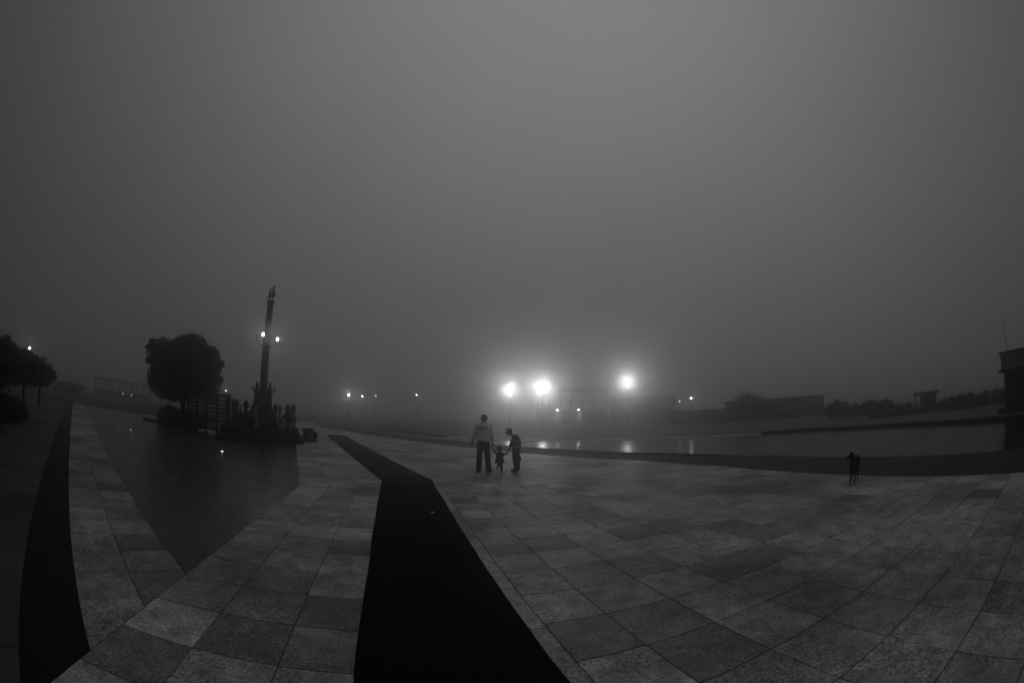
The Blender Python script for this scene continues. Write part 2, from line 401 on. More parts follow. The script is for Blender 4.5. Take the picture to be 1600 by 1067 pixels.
# pool water and its far edge
WATER = [(14, -8), (12.9, 1), (11.9, 4.0), (10.6, 8.6), (9.4, 12.9), (7.2, 17.6), (2.0, 23.2), (-7, 33.2), (-4.8, 33.8), (2.6, 30.0), (8.7, 29.4), (12.8, 27.5), (19.2, 24.2), (21.5, 17), (20.6, 11.9), (20.2, 8), (19.5, -8)]
V = [(x, y, -.062) for x, y in WATER]
water = mesh_obj('water', V, [[0, 1, 15, 16], [1, 2, 14, 15], [2, 3, 13, 14], [3, 4, 13], [4, 12, 13], [4, 5, 12], [5, 11, 12], [5, 6, 10, 11], [6, 9, 10], [6, 7, 8, 9]], M_WATER, kind='structure')
water['label'] = 'still shallow pool reflecting the grey sky'
def wall_run(name, pts, wdt, z0, z1, m, label, cat, block=1.2, piece='coping_stone', bev=.012):
    t = thing(name, label, cat, (pts[0][0], pts[0][1], z0)); o0 = Vector((pts[0][0], pts[0][1], z0)); rnd = random.Random(len(pts))
    for a, b in zip(pts, pts[1:]):
        a = Vector((a[0], a[1], 0)); b = Vector((b[0], b[1], 0)); L = (b-a).length; n_ = max(1, round(L/block)); d = (b-a)/n_
        for i in range(n_):
            c = a+d*(i+.5); h = z1-z0+rnd.uniform(-.008, .008)
            q = MB().box((0, 0, h/2), (d.length-.012, wdt, h), 0, bev).build(piece, m, t); q.location = Vector((c.x, c.y, z0))-o0; q.rotation_euler = (0, 0, math.atan2(d.y, d.x))
    return t
wall_run('pool_wall', [(19.6, -5), (20.4, 2), (20.5, 8), (20.9, 11.9), (21.6, 17), (19.5, 24.3), (16.5, 26.0)], .4, -.13, .13, M_STONE_D, 'low dark stone wall along the far side of the pool', 'wall')
wall_run('pool_kerb', [(16.4, 26.1), (12.8, 27.7), (8.7, 29.6), (2.6, 30.2), (-4.8, 34)], .7, -.13, -.01, mat('white_marble', .75, .6, .1, 4, .1), 'thin pale kerb at the misty far end of the pool', 'kerb')
far_terrace = poly_sheet('far_terrace', [(20.8, -8), (20.8, 8), (21.2, 11.9), (21.9, 17), (19.8, 24.5), (12.9, 27.9), (8.8, 29.8), (2.7, 30.5), (-4.7, 34.2), (-20, 60), (60, 60), (60, -8)], .0, mat('terrace_stone', .05, .7, .25, 2, .2, spec=.3), label='grey terrace beyond the pool')

# ------------------------------------------------------------------ carpets
def carpet(name, L, Rr, z, m, label):
    n_ = len(L); v = []; f = []; K_ = 6; rnd = random.Random(3)
    for i in range(n_):
        for k in range(K_+1):
            t = k/K_; x = L[i][0]*(1-t)+Rr[i][0]*t; y = L[i][1]*(1-t)+Rr[i][1]*t
            v.append((x, y, z+.004*noise.noise(Vector((x*1.3, y*1.3, 3)))))
    for i in range(n_-1):
        for k in range(K_): a = i*(K_+1)+k; f.append([a, a+1, a+K_+2, a+K_+1])
    o = mesh_obj(name, v, f, m, None, True)
    s = o.modifiers.new('thickness', 'SOLIDIFY'); s.thickness = .007; s.offset = -1
    return tag(o, label, 'carpet')
def run(p, hd, s0, w_, n_, step, wob, seed):
    L = []; Rr = []; u = Vector((math.cos(hd), math.sin(hd))); d = Vector((-math.sin(hd), math.cos(hd)))
    for i in range(n_+1):
        c = Vector(p)+d*step*i
        a = noise.noise(Vector((i*.23*step*2, seed, 0)))*wob; b = noise.noise(Vector((i*.2*step*2, seed+9, 0)))*wob
        L.append(c+u*a); Rr.append(c+u*(w_+b))
    return L, Rr
Lc, Rc = run((.48, -3.0), H1, 0, 1.235, 60, .2, .03, 1.0)
u1 = Vector((math.cos(H1), math.sin(H1))); d1 = Vector((-math.sin(H1), math.cos(H1)))
def st(s, t): return u1*s+d1*t
Lc = []; Rc = []
for i in range(60):
    t = -4+i*.245; 
    wv = lambda sd_: .022*noise.noise(Vector((t*.55, sd_, 0)))+.006*noise.noise(Vector((t*2.2, sd_, 4)))
    if t < 10.05: Lc.append(st(-.305+wv(1), t)); Rc.append(st(.92+wv(7), t))
endL = Vector((-3.07, 10.3)); endR = Vector((-1.93, 10.85))
Lc = [p for p in Lc if p.y < 10.15]; Rc = Rc[:len(Lc)]; Lc.append(endL); Rc.append(endR)
carpet('black_carpet', Lc, Rc, .012, M_CARPET, 'wide black carpet strip running up the middle of the paving')
Lf = []; Rf = []
ul = Vector((-.469, .883)); 
for i in range(34):
    q = i/33*20; wv = lambda sd_: .06*noise.noise(Vector((q*.3, sd_, 2)))
    Lf.append(endL+Vector((.02, -.05))+(Vector((-12.4, 28.0))-endL).normalized()*q+Vector((wv(3), 0)))
    Rf.append(endR+Vector((.0, -.05))+(Vector((-11.2, 28.5))-endR).normalized()*q+Vector((wv(5), 0)))
carpet('charcoal_carpet', Lf, Rf, .010, M_CARPET2, 'further charcoal carpet strip bending left into the fog')

# ------------------------------------------------------------------ foliage
def leaves(mb, blobs, n_, size, rnd, shell=.45):
    tot = sum(b[1][0]*b[1][2] for b in blobs)
    for c, r in blobs:
        for _ in range(int(n_*r[0]*r[2]/tot)):
            while True:
                p = Vector((rnd.uniform(-1, 1), rnd.uniform(-1, 1), rnd.uniform(-1, 1)))
                if shell < p.length < 1: break
            p *= 1+.16*noise.noise(p*2.7+Vector(c))
            q = Vector((p.x*r[0], p.y*r[1], p.z*r[2]))+Vector(c)
            a = Vector((rnd.gauss(0, 1), rnd.gauss(0, 1), rnd.gauss(0, 1))).normalized(); u, v_ = frame(a); s_ = size*rnd.uniform(.6, 1.3)
            mb.add([q-u*s_*.5, q+v_*s_*.28+a*s_*.08, q+u*s_*.6, q-v_*s_*.28+a*s_*.08], [[0, 1, 2, 3]])
def core(mb, blobs, k=.72):
    for c, r in blobs:
        n0 = len(mb.v); mb.ell(c, tuple(a*k for a in r), 14, 9)
        for i in range(n0, len(mb.v)):
            p = mb.v[i]; mb.v[i] = Vector(c)+(p-Vector(c))*(1+.25*noise.noise(p*1.7))
def tree(name, label, loc, blobs, trunk, nl, leaf, seed, cat='tree', group=None, limbs=()):
    t = thing(name, label, cat, loc, 0, group); rnd = random.Random(seed)
    m = MB()
    for pts, rad in [trunk]+list(limbs): m.tube(pts, rad, 8)
    m.build('trunk', M_BARK, t, True)
    m = MB(); core(m, blobs, .62); leaves(m, blobs, nl, leaf, rnd)
    # irregular outer lumps
    for c, r in list(blobs):
        if r[0] < .8: continue
        for _ in range(7):
            a = Vector((rnd.gauss(0, 1), rnd.gauss(0, 1), rnd.gauss(.1, .9))).normalized(); k = rnd.uniform(.16, .34)
            leaves(m, [(Vector((c[0]+a.x*r[0]*.95, c[1]+a.y*r[1]*.95, c[2]+a.z*r[2]*.95)), (k*r[0], k*r[0], k*r[0]*.8))], nl*.018, leaf, rnd, 0)
    # ragged outer sprigs
    for c, r in blobs:
        for _ in range(int(26*r[0]*r[2])+6):
            a = Vector((rnd.gauss(0, 1), rnd.gauss(0, .8), rnd.gauss(.2, 1))).normalized(); p0 = Vector((a.x*r[0], a.y*r[1], a.z*r[2]))*.93+Vector(c)
            for k in range(7):
                q = p0+a*(k*leaf*.42)+Vector((rnd.gauss(0, 1), rnd.gauss(0, 1), rnd.gauss(0, 1)))*leaf*.35; u, v_ = frame(Vector((rnd.gauss(0, 1), rnd.gauss(0, 1), rnd.gauss(0, 1))))
                s_ = leaf*rnd.uniform(.5, 1); m.add([q-u*s_*.5, q+v_*s_*.25, q+u*s_*.5, q-v_*s_*.25], [[0, 1, 2, 3]])
    m.build('crown', M_LEAF, t)
    return t
D = 27.0
def tp(az, el, d, off=(0, 0)):                     # a spot given by bearing, height angle and distance
    return pol(az, d, CAMH+d*math.tan(R(el)))
base = pol(-43.0, D, 0)
def rel(az, el, d=D): return tp(az, el, d)-base
tree('round_tree', 'big dark clipped tree with a notched round crown left of the monument', base,
     [(rel(-43.0, 3.1), (2.35, 2.2, 1.75)), (rel(-42.4, 5.6), (1.25, 1.3, 1.02)), (rel(-46.3, 4.9), (.95, 1.1, .95)), (rel(-40.6, 4.2), (1.15, 1.2, 1.2)), (rel(-45.7, 2.2), (1.25, 1.2, 1.2)), (rel(-39.9, 2.3), (.95, 1.1, .95)), (rel(-41.9, 6.6), (.7, .8, .6))],
     ([(0, 0, 0), (.05, 0, .7), (0, 0, 1.5), (.1, 0, 2.4)], [.24, .18, .16, .12]), 30000, .13, 21,
     limbs=[([(0, 0, 1.1), (-.5, .1, 1.7), (-.9, .2, 2.3)], [.11, .09, .06]), ([(0, 0, 1.2), (.5, -.1, 1.8), (.9, 0, 2.4)], [.11, .08, .06])])
bb = pol(-43.6, 26, 0)
tree('low_shrub', 'low spreading shrub at the foot of the big round tree', bb,
     [((-.7, 0, .55), (1.0, .8, .55)), ((.5, 0, .5), (1.0, .8, .5)), ((1.5, .1, .45), (.7, .7, .42))], ([(0, 0, 0), (0, 0, .3), (0, 0, .6)], [.05, .04, .03]), 7000, .1, 22, 'shrub')
wall_run('tree_bed_kerb', [(-22.6, 20.2), (-19.2, 19.0), (-15.5, 17.7)], .35, -.02, .16, M_STONE_D, 'low dark stone kerb in front of the round tree', 'kerb')
# clipped trees on the far left
for i, (az, d, r, top, lab) in enumerate([(-82, 14, 1.9, 3.1, 'nearest black clipped tree at the left edge'), (-74.5, 16.5, 1.55, 3.0, 'second black clipped tree from the left edge'), (-69.6, 19.5, 1.45, 2.75, 'third clipped tree in the left row, its crown rising at the frame edge'), (-66.0, 24, 1.35, 2.72, 'fourth clipped tree in the left row, right below the small lamp'), (-63.6, 30, 1.15, 2.5, 'last and faintest clipped tree of the left row')]):
    b = pol(az, d); h = top
    tree('clipped_tree', lab, b, [((0, 0, h-r*.62), (r, r, r*.62)), ((-.35*r, .2, h-r*.35), (r*.6, r*.6, r*.42)), ((.4*r, -.2, h-r*.55), (r*.62, r*.6, r*.45))],
         ([(0, 0, 0), (.03, 0, .6), (0, .02, 1.3), (0, 0, h-r*.7)], [.13, .1, .09, .07]), 11000, .1, 40+i, 'tree', 'clipped trees along the left side')
for i, (az, d) in enumerate([(-79, 13), (-73, 15), (-69, 18.5)]):
    b = pol(az, d)
    tree('dark_hedge_bush', ['low dark bush under the nearest tree at the left edge', 'low dark bush under the second tree from the left edge', 'low dark bush furthest along under the left trees'][i], b,
         [((0, 0, .42), (1.3, .8, .45)), ((.8, .2, .36), (.8, .7, .38))], ([(0, 0, 0), (0, 0, .2), (0, 0, .4)], [.04, .04, .03]), 4000, .09, 60+i, 'bush', 'low bushes under the left trees')

# ------------------------------------------------------------------ lamps
def spot(name, loc, aim, watts, size=R(110), r=.1, blend=.6):
    l = bpy.data.lights.new(name, 'SPOT'); l.energy = watts*LAMP_GAIN; l.spot_size = size; l.spot_blend = blend; l.shadow_soft_size = r
    o = bpy.data.objects.new(name, l); COL.objects.link(o); o.location = loc
    o.rotation_euler = (Vector(aim)-Vector(loc)).to_track_quat('-Z', 'Y').to_euler(); return o
E_BIG = emis('flood_glass', 60); E_MID = emis('lamp_glass', 14); E_SMALL = emis('weak_lamp_glass', 2.5)
def lamp_post(label, az, el, d, watts, lens, glass, group, name='street_lamp', ground_z=0.0, tilt=0):
    p = tp(az, el, d); h = p.z-ground_z; t = thing(name, label, 'lamp', (p.x, p.y, ground_z), math.atan2(-p.x, p.y), group)   # local -Y faces the camera side
    MB().lathe((0, .12, 0), [(.12, 0), (.12, .05), (.04, .12), (.03, .5), (.022, h*.6), (.016, h+.02)], 10).build('post', M_WALL_L, t, True)
    MB().box((0, 0, h+lens+.03), (lens*2.3, lens*1.5+.1, .05), 0, .01).box((0, .10, h), (lens*2.2, .1, lens*2.2), 0, .02).build('lamp_head', M_FAINT, t)
    g = MB().ell((0, 0, h), (lens, lens*.6, lens), 16, 10).build('lamp_glass', glass, t, True)
    f = Vector((-p.x, -p.y, 0)).normalized()
    if watts:
        s = spot('lamp_light', p+f*(lens*.6+.06), p+f*20+Vector((0, 0, 11)), watts, R(96), lens*.8, .35)
    return t
GB = 'big glaring floodlights in the fog'
lamp_post('left one of the two neighbouring glaring floodlights above the walkers', -.21, 3.40, 52, 5200, .20, E_BIG, GB, 'floodlight')
lamp_post('right and largest of the two neighbouring glaring floodlights', 3.98, 3.65, 50, 7200, .22, E_BIG, GB, 'floodlight')
lamp_post('glaring floodlight standing alone further right', 14.88, 4.21, 48, 4300, .20, E_BIG, GB, 'floodlight')
GL = 'small distant lamps left of the walkers'
lamp_post('leftmost and brightest of the four small distant lamps', -20.98, 2.08, 46, 260, .10, E_MID, GL)
lamp_post('small distant lamp just right of the brightest one', -19.22, 2.01, 52, 40, .08, E_MID, GL)
lamp_post('faintest small distant lamp, third from the left', -17.48, 2.18, 58, 20, .07, E_SMALL, GL)
lamp_post('single small distant lamp between the row and the walkers', -12.20, 2.48, 55, 20, .07, E_MID, GL)
lamp_post('tiny upper lamp to the right of the lone floodlight', 23.15, 1.85, 44, 40, .08, E_MID, 'two tiny lamps on the right')
lamp_post('tiny fainter lower lamp to the right of the lone floodlight', 21.64, 1.52, 48, 15, .06, E_SMALL, 'two tiny lamps on the right')
lamp_post('small lamp peeping over the clipped trees on the left', -65.5, 2.95, 31, 25, .07, E_MID, None)

# ------------------------------------------------------------------ monument
MZ = .56
MC = Vector((-12.1, 19.2, 0))
mon = thing('monument', 'stone monument with a tall lamp bearing column on a stepped platform with posts', 'monument', MC, H2)
MB().box((0, 0, .13), (4.25, 4.25, .24), 0, .02).build('lower_step', M_STONE_D, mon)
MB().box((0, 0, .41), (3.8, 3.8, .30), 0, .02).build('platform', M_STONE_D, mon)
MB().box((0, 0, .585), (3.66, 3.66, .05), 0, .01).build('platform_coping', M_STONE, mon)
MB().box((0, 0, .78), (1.5, 1.5, .34), 0, .03).box((0, 0, 1.10), (1.2, 1.2, .34), 0, .02).box((0, 0, 1.30), (1.32, 1.32, .07), 0, .02).build('pedestal', M_STONE, mon)
MB().lathe((0, 0, 1.33), [(.34, 0), (.36, .08), (.28, .16), (.25, .3), (.225, .42)], 16).build('column_base', M_STONE, mon, True)
pr = []
for i in range(18):
    z = 1.70+i*.285; r = .215-.055*i/17
    pr += [(r, z), (r, z+.235), (r+.014, z+.245), (r+.014, z+.275), (r, z+.283)]
MB().lathe((0, 0, 0), pr, 18).build('column_shaft', M_STONE, mon)
MB().lathe((0, 0, 6.70), [(.165, 0), (.22, .05), (.22, .12), (.17, .15), (.17, .18)], 18).build('column_capital', M_STONE, mon)
MB().lathe((0, 0, 4.45), [(.19, 0), (.245, .04), (.245, .14), (.19, .18)], 18).build('column_collar', M_STONE_D, mon)
def figure(name, parent, loc, rz, h, arm=1, m=M_STONE):
    """robed standing stone figure, one arm raised"""
    s = h/1.5; q = MB()
    q.tube([(0, 0, 0), (0, 0, .35), (0, 0, .8), (0, 0, 1.02), (0, 0, 1.16)], [(.19, .16), (.17, .14), (.14, .11), (.17, .12), (.10, .08)], 12)
    q.tube([(0, 0, 1.15), (0, -.01, 1.25)], [.045, .045], 8); q.ell((0, -.01, 1.31), (.07, .08, .095), 10, 8)
    q.tube([(0, 0, 1.37), (0, 0, 1.52)], [.055, .015], 8)
    q.tube([(.14*arm, 0, 1.1), (.27*arm, -.03, 1.0), (.30*arm, -.08, 1.24)], [.045, .04, .03], 8)
    q.tube([(-.14*arm, 0, 1.1), (-.18*arm, -.03, .9), (-.06*arm, -.14, .84)], [.045, .04, .03], 8)
    q.box((0, 0, -.02), (.42, .36, .06))
    q.v = [v*s for v in q.v]
    o = q.remesh(name, m, parent, .022*s, 1); o.location = loc; o.rotation_euler = (0, 0, rz); return o
for k, (x, y) in enumerate(((-.33, -.33), (.33, -.33), (.33, .33), (-.33, .33))):
    figure('guardian_statue', mon, (x, y, 1.35), math.atan2(y, x)+math.pi/2, 1.42, 1 if k % 2 else -1)
for k in (0, 1):                                     # pair of crested stone birds on the capital
    q = MB(); s = (1, 1.2)[k]
    q.tube([(0, 0, .16), (0, -.03, .28), (0, 0, .42), (0, .03, .52)], [(.05, .06), (.085, .095), (.06, .06), (.035, .04)], 10)
    q.ell((0, -.02, .58), (.04, .055, .045)); q.tube([(0, -.06, .58), (0, -.12, .56)], [.018, .006], 6); q.tube([(0, 0, .6), (0, .03, .70)], [.02, .006], 6)
    q.tube([(0, .06, .24), (0, .16, .18), (0, .26, .17)], [(.05, .03), (.045, .02), (.03, .012)], 8)
    for sx in (-.035, .035): q.tube([(sx, 0, 0), (sx, 0, .2)], [.014, .018], 6)
    q.v = [v*s for v in q.v]
    o = q.remesh('crowning_bird', M_STONE_D, mon, .012, 1); o.location = ((-.09, .0, 6.87) if k == 0 else (.07, .02, 6.87)); o.rotation_euler = (0, 0, R(75 if k == 0 else 100)-H2)
# lamp arms: local axes turned by the column's own heading; given in directions seen from the square
vx = Vector((math.cos(R(-32.2)), -math.sin(R(-32.2)))); vy = Vector((math.sin(R(-32.2)), math.cos(R(-32.2))))   # right of view, away
def loc2(a, b):
    w_ = vx*a+vy*b; c, s = math.cos(-H2), math.sin(-H2); return Vector((w_.x*c-w_.y*s, w_.x*s+w_.y*c, 0))
E_COL = emis('column_lamp_glass', 30)
for a, b, z, lit in ((-.52, -.10, 4.98, 0), (-.22, -.50, 5.03, 1), (.56, -.08, 4.93, 1), (.18, .50, 5.0, 0)):
    p = loc2(a, b); u = p.normalized()
    MB().tube([u*.17+Vector((0, 0, 4.5)), u*.32+Vector((0, 0, 4.55)), p*.85+Vector((0, 0, z-.3)), p+Vector((0, 0, z-.10))], [.03, .024, .02, .02], 8).build('lamp_arm', M_METAL, mon, True)
    sh = MB().lathe(p+Vector((0, 0, z-.12)), [(.03, 0), (.06, .02), (.055, .06)], 10).build('lamp_cup', M_METAL, mon, True)
    MB().ell(p+Vector((0, 0, z)), (.052, .052, .09), 10, 8).build('lamp_bulb', E_COL if lit else M_DARKGLASS, mon, True)
    if lit:
        wp = MC+Vector((vx.x*a+vy.x*b, vx.y*a+vy.y*b, z))
        toward = Vector((-wp.x, -wp.y, 0)).normalized(); spot('column_lamp_light', wp+toward*.12, wp+toward*5, 26, R(150), .05)
def post(x, y, h=1.12, w_=.17, m=M_STONE, dome=True, ball=True):
    f_ = 1.35 if (x < -1.5 and y < -1.5) else random.uniform(.5, .95)
    q = MB().box((x, y, MZ+.04+h/2), (w_, w_, h), 0, .015).box((x, y, MZ+.14), (w_*1.35, w_*1.35, .12), 0, .01).box((x, y, MZ+h-.02), (w_*1.45, w_*1.45, .09), 0, .012).build('stone_post', m, mon)
    if ball: MB().lathe((x, y, MZ+h+.03), [(a*f_, b*f_) for a, b in ((.09, 0), (.11, .05), (.11, .10), (.07, .15), (.02, .18))], 10).build('finial', m, q, True)
    return q
e = 1.6
for x, y, h, w_, mm, bl_ in ((-e, -e, 1.22, .2, M_STONE, 1), (-e+.34, -e, 1.1, .16, M_STONE, 1), (-e, -e+.36, 1.1, .16, M_STONE, 1), (-.72, -e, 1.08, .18, M_STONE_D, 1), (-.18, -e, 1.02, .15, M_STONE_L, 0),
                            (.95, -e, 1.02, .15, M_STONE_L, 1), (1.33, -e, 1.06, .18, M_STONE, 1), (e, -e, 1.05, .2, M_STONE_L, 1), (e, -e+.42, 1.1, .16, M_STONE, 1), (e, .3, 1.1, .17, M_STONE, 1), (e, e, 1.12, .2, M_STONE, 1), (.6, e, 1.1, .17, M_STONE, 1), (-.6, e, 1.1, .17, M_STONE, 1), (-e, e, 1.12, .2, M_STONE, 1), (-e, .3, 1.1, .17, M_STONE, 1)):
    post(x, y, h, w_, mm, ball=bool(bl_))
MB().box((-.17, -e, MZ+.98), (2.5, .06, .06), 0, .01).build('top_rail', M_STONE_D, mon)
MB().box((0, -e-.0, MZ+.30), (3.2, .05, .05), 0, .01).build('lower_rail', M_STONE_D, mon)
MB().box((e, 0, MZ+.98), (.06, 3.1, .06), 0, .01).build('top_rail', M_STONE_D, mon)
MB().box((-e, 0, MZ+.98), (.06, 3.1, .06), 0, .01).build('top_rail', M_STONE_D, mon)
# seated figures on small plinths between the posts
def seated(x, y, rz, h, wd):
    q = MB(); q.box((0, 0, .18), (wd, wd*.8, .36)); q.tube([(0, 0, .36), (0, 0, .5), (0, 0, .62), (0, 0, .72)], [(wd*.5, wd*.36), (wd*.36, wd*.3), (wd*.26, wd*.2), (wd*.12, wd*.12)], 12)
    q.ell((0, -.01, .80), (.06, .065, .08)); q.tube([(0, 0, .85), (0, 0, .95)], [.04, .01], 8)
    for sx in (-1, 1): q.tube([(sx*wd*.25, 0, .66), (sx*wd*.42, -.06, .52), (sx*wd*.2, -.16, .46)], [.04, .035, .03], 8)
    q.v = [v*h for v in q.v]; o = q.remesh('seated_statue', M_STONE_D, mon, .02, 1); o.location = (x, y, MZ+.03); o.rotation_euler = (0, 0, rz); return o
seated(-1.02, -1.35, 0, 1.0, .42); seated(-.45, -1.25, 0, 1.02, .55); seated(.62, -1.3, 0, .98, .42); seated(.15, -1.1, 0, .9, .6)
# standing stone elephant between the right hand posts
q = MB(); q.ell((0, 0, .52), (.27, .17, .2)); q.ell((-.28, 0, .62), (.13, .12, .14)); q.tube([(-.38, 0, .6), (-.46, 0, .42), (-.44, 0, .24)], [.055, .04, .025], 8)
for sx in (-.15, .15):
    for sy in (-.08, .08): q.tube([(sx, sy, .45), (sx, sy, .05)], [.065, .06], 8)
for sy in (-.13, .13): q.ell((-.22, sy, .62), (.08, .025, .11))
q.tube([(.26, 0, .55), (.31, 0, .35)], [.02, .012], 6); q.box((0, 0, .02), (.6, .36, .08)); q.tube([(0, 0, .68), (0, 0, .9)], [.09, .04], 8)
o = q.remesh('elephant_statue', M_STONE_D, mon, .02, 1); o.location = (1.5, -1.35, MZ+.04); o.rotation_euler = (0, 0, R(-15))
# block and bin beside the platform
bx = thing('stone_block', 'squat grey stone block with a dark cap beside the monument steps', 'block', (-9.93, 20.15, 0), H2)
MB().box((0, 0, .29), (.5, .5, .56), 0, .02).build('block_body', M_STONE, bx); MB().box((0, 0, .635), (.58, .58, .09), 0, .015).build('block_cap', M_STONE_D, bx)
bn = thing('planter_urn', 'small dark urn standing right of the stone block', 'urn', (-9.70, 20.5, 0), 0)
MB().lathe((0, 0, 0), [(.12, 0), (.14, .04), (.08, .1), (.13, .2), (.17, .34), (.15, .40), (.17, .42)], 14).build('urn_body', M_STONE_D, bn, True)
MB().ell((0, 0, .46), (.13, .13, .08)).build('urn_plant', M_LEAF, bn)

# slatted screen behind the tree
fz = thing('slatted_screen', 'pale boarded screen with dark horizontal rails between tree and monument', 'fence', pol(-42.3, 26.5), 0)
pA = pol(-42.3, 26.5); pB = pol(-36.8, 22.6); dF = pB-pA; nP = 4
fz.rotation_euler = (0, 0, math.atan2(dF.y, dF.x)); Lf_ = dF.length
for i in range(nP+1): MB().box((i*Lf_/nP, 0, .98), (.10, .10, 1.96), 0, .01).build('post', M_STONE_D, fz)
for i in range(nP):
    for k in range(9):
        MB().box(((i+.5)*Lf_/nP, .02, .28+k*.2), (Lf_/nP-.11, .025, .165), 0, .004).build('board', M_WALL_L, fz)
for z in (.18, .72, 1.28, 1.86): MB().box((Lf_/2, -.035, z), (Lf_, .04, .06), 0, .006).build('rail', M_METAL, fz)
MB().box((Lf_/2, 0, 2.0), (Lf_+.2, .3, .07), 0, .01).build('top_board', M_STONE_D, fz)
# lamp hidden in the foliage
hl = tp(-37.25, 1.45, 24.6)
hp_ = thing('wall_lamp', 'lamp glowing through leaves at the right edge of the round tree', 'lamp', (hl.x, hl.y, 0), R(37))
MB().lathe((0, .1, 0), [(.06, 0), (.04, .1), (.03, hl.z+.06)], 8).build('post', M_METAL, hp_, True)
MB().box((0, .03, hl.z+.09), (.2, .18, .03), 0, .005).build('lamp_hood', M_METAL, hp_)
MB().ell((0, 0, hl.z), (.05, .04, .03), 10, 8).build('lamp_glass', emis('hidden_lamp_glass', 2), hp_, True)
spot('hidden_lamp_light', hl+Vector((.09, -.13, .0)), hl+Vector((.09, -.13, 0))*1.0+Vector((.3, -.6, -.1)), 14, R(150), .05)

# ------------------------------------------------------------------ buildings in the fog
def low_building(label, cat, az0, az1, d, h, m, name='building', nw=5, roof=.12, d1_=None, depth=5, cols=0):
    a = pol(az0, d); b = pol(az1, d1_ or d); L = (b-a).length
    t = thing(name, label, cat, (a.x, a.y, -.02), math.atan2((b-a).y, (b-a).x))
    if cols:
        MB().box((L/2, depth, h*.2), (L, .2, h*.4), 0).build('back_wall', m, t)
        for i in range(cols):
            x = .3+(L-.6)*i/(cols-1)
            c = MB().box((x, .2, h/2), (.32, .32, h), 0, .02).box((x, .2, .12), (.46, .46, .24), 0, .02).box((x, .2, h-.1), (.46, .46, .2), 0, .02).build('column', m, t)
    else:
        MB().box((L/2, depth/2, h/2), (L, depth, h), 0).build('wall', m, t)
        for i in range(nw):
            x = L*(i+.5)/nw; wnd = MB().box((x, -.02, h*.55), (L/nw*.45, .06, h*.36)).build('window', M_DARKGLASS, t)
            MB().box((x, -.06, h*.36), (L/nw*.52, .1, .06)).build('sill', M_STONE, wnd)
    MB().box((L/2, depth/2, h+roof/2), (L+.7, depth+.7, roof), 0, .02).build('roof', M_STONE_D, t)
    return t
bl1 = low_building('low dark flat roofed building right of the two tiny lamps', 'building', 20.5, 28.0, 76, 1.95, M_STONE_D, nw=4)
bl2 = low_building('taller dark flat roofed building behind the pool, right of centre', 'building', 28.1, 40.8, 70, 3.0, M_STONE_D, nw=7, d1_=74)
tree('fog_tree', 'faint tree rising behind the taller dark flat roofed building', pol(30.3, 66), [((0, 0, 2.7), (2.1, 2, 1.4)), ((1.8, 0, 2.4), (1.7, 1.6, 1.1))], ([(0, 0, 0), (0, 0, 1), (0, 0, 2.2)], [.16, .12, .1]), 3500, .2, 71)
pv = low_building('wide flat roofed pavilion with columns lost in fog under the floodlights', 'pavilion', 3.2, 12.2, 130, 9.2, M_WALL, 'pavilion', roof=.7, depth=8, cols=7)
pv2 = low_building('faint wide hall right of the foggy pavilion', 'building', 12.8, 21.2, 120, 6.2, M_WALL, nw=6)
for i, (az, lab) in enumerate(((5.87, 'left small lamp under the foggy pavilion'), (8.58, 'right small lamp under the foggy pavilion'))):
    p = tp(az, .82, 86); t = thing('pavilion_lamp', lab, 'lamp', (p.x, p.y, p.z), 0, 'lamps under the foggy pavilion')
    MB().box((0, .05, .10), (.3, .3, .05), 0, .01).tube([(0, .05, .1), (0, .05, 2.2)], [.02, .02], 6).build('hood', M_METAL, t); MB().ell((0, 0, 0), (.15, .1, .08), 10, 8).build('lamp_glass', E_BIG, t, True)
    s = spot('pavilion_lamp_light', p+Vector((0, -.25, 0)), p+Vector((0, 1.2, -3)), 1500, R(140), .1)
    for k, (dx, w_) in enumerate(((-.55, .3), (.15, .62), (.75, .4)) if i == 0 else ((.05, .5), (.62, .42))):
        c = thing('lit_curtain', ['narrow pale hanging cloth left of the left pavilion lamp', 'wide pale hanging cloth below the left pavilion lamp', 'pale hanging cloth right of the left pavilion lamp', 'pale hanging cloth below the right pavilion lamp', 'pale hanging cloth right of the right pavilion lamp'][k+3*i], 'cloth', (p.x+dx, p.y+.9, 0), 0, 'pale cloths hanging in the pavilion')
        v = []; f = []; n_ = 12
        for j in range(n_+1):
            x = (j/n_-.5)*w_; yy = .05*math.sin(j*1.9)
            v += [(x, yy, .0), (x, yy, 2.25), (x, yy+.015, .0), (x, yy+.015, 2.25)]
        for j in range(n_): a = j*4; f += [[a, a+4, a+5, a+1], [a+2, a+3, a+7, a+6], [a+1, a+5, a+7, a+3]]
        q = mesh_obj('cloth', v, f, M_WALL_L, c)
        for vv in q.data.vertices: vv.co.z += -.0
# kiosk on the right
kb = pol(53.4, 46); ke = pol(56.9, 46); t = thing('kiosk', 'small flat roofed kiosk with an overhanging slab roof behind the bushes', 'kiosk', (kb.x, kb.y, -.02), math.atan2((ke-kb).y, (ke-kb).x)); L = (ke-kb).length
MB().box((L*.60, .8, .72), (L*.62, 1.5, 1.44), 0, .02).build('wall', M_STONE_D, t)
MB().box((L*.5, .8, 1.58), (L*1.02, 2.0, .28), 0, .04).build('roof', M_STONE_D, t)
for x in (.16, L*.27): MB().box((x, -.05, .72), (.12, .12, 1.44)).build('column', M_STONE_D, t)
MB().box((L*.62, .035, .85), (L*.3, .03, .6)).build('window', M_DARKGLASS, t)
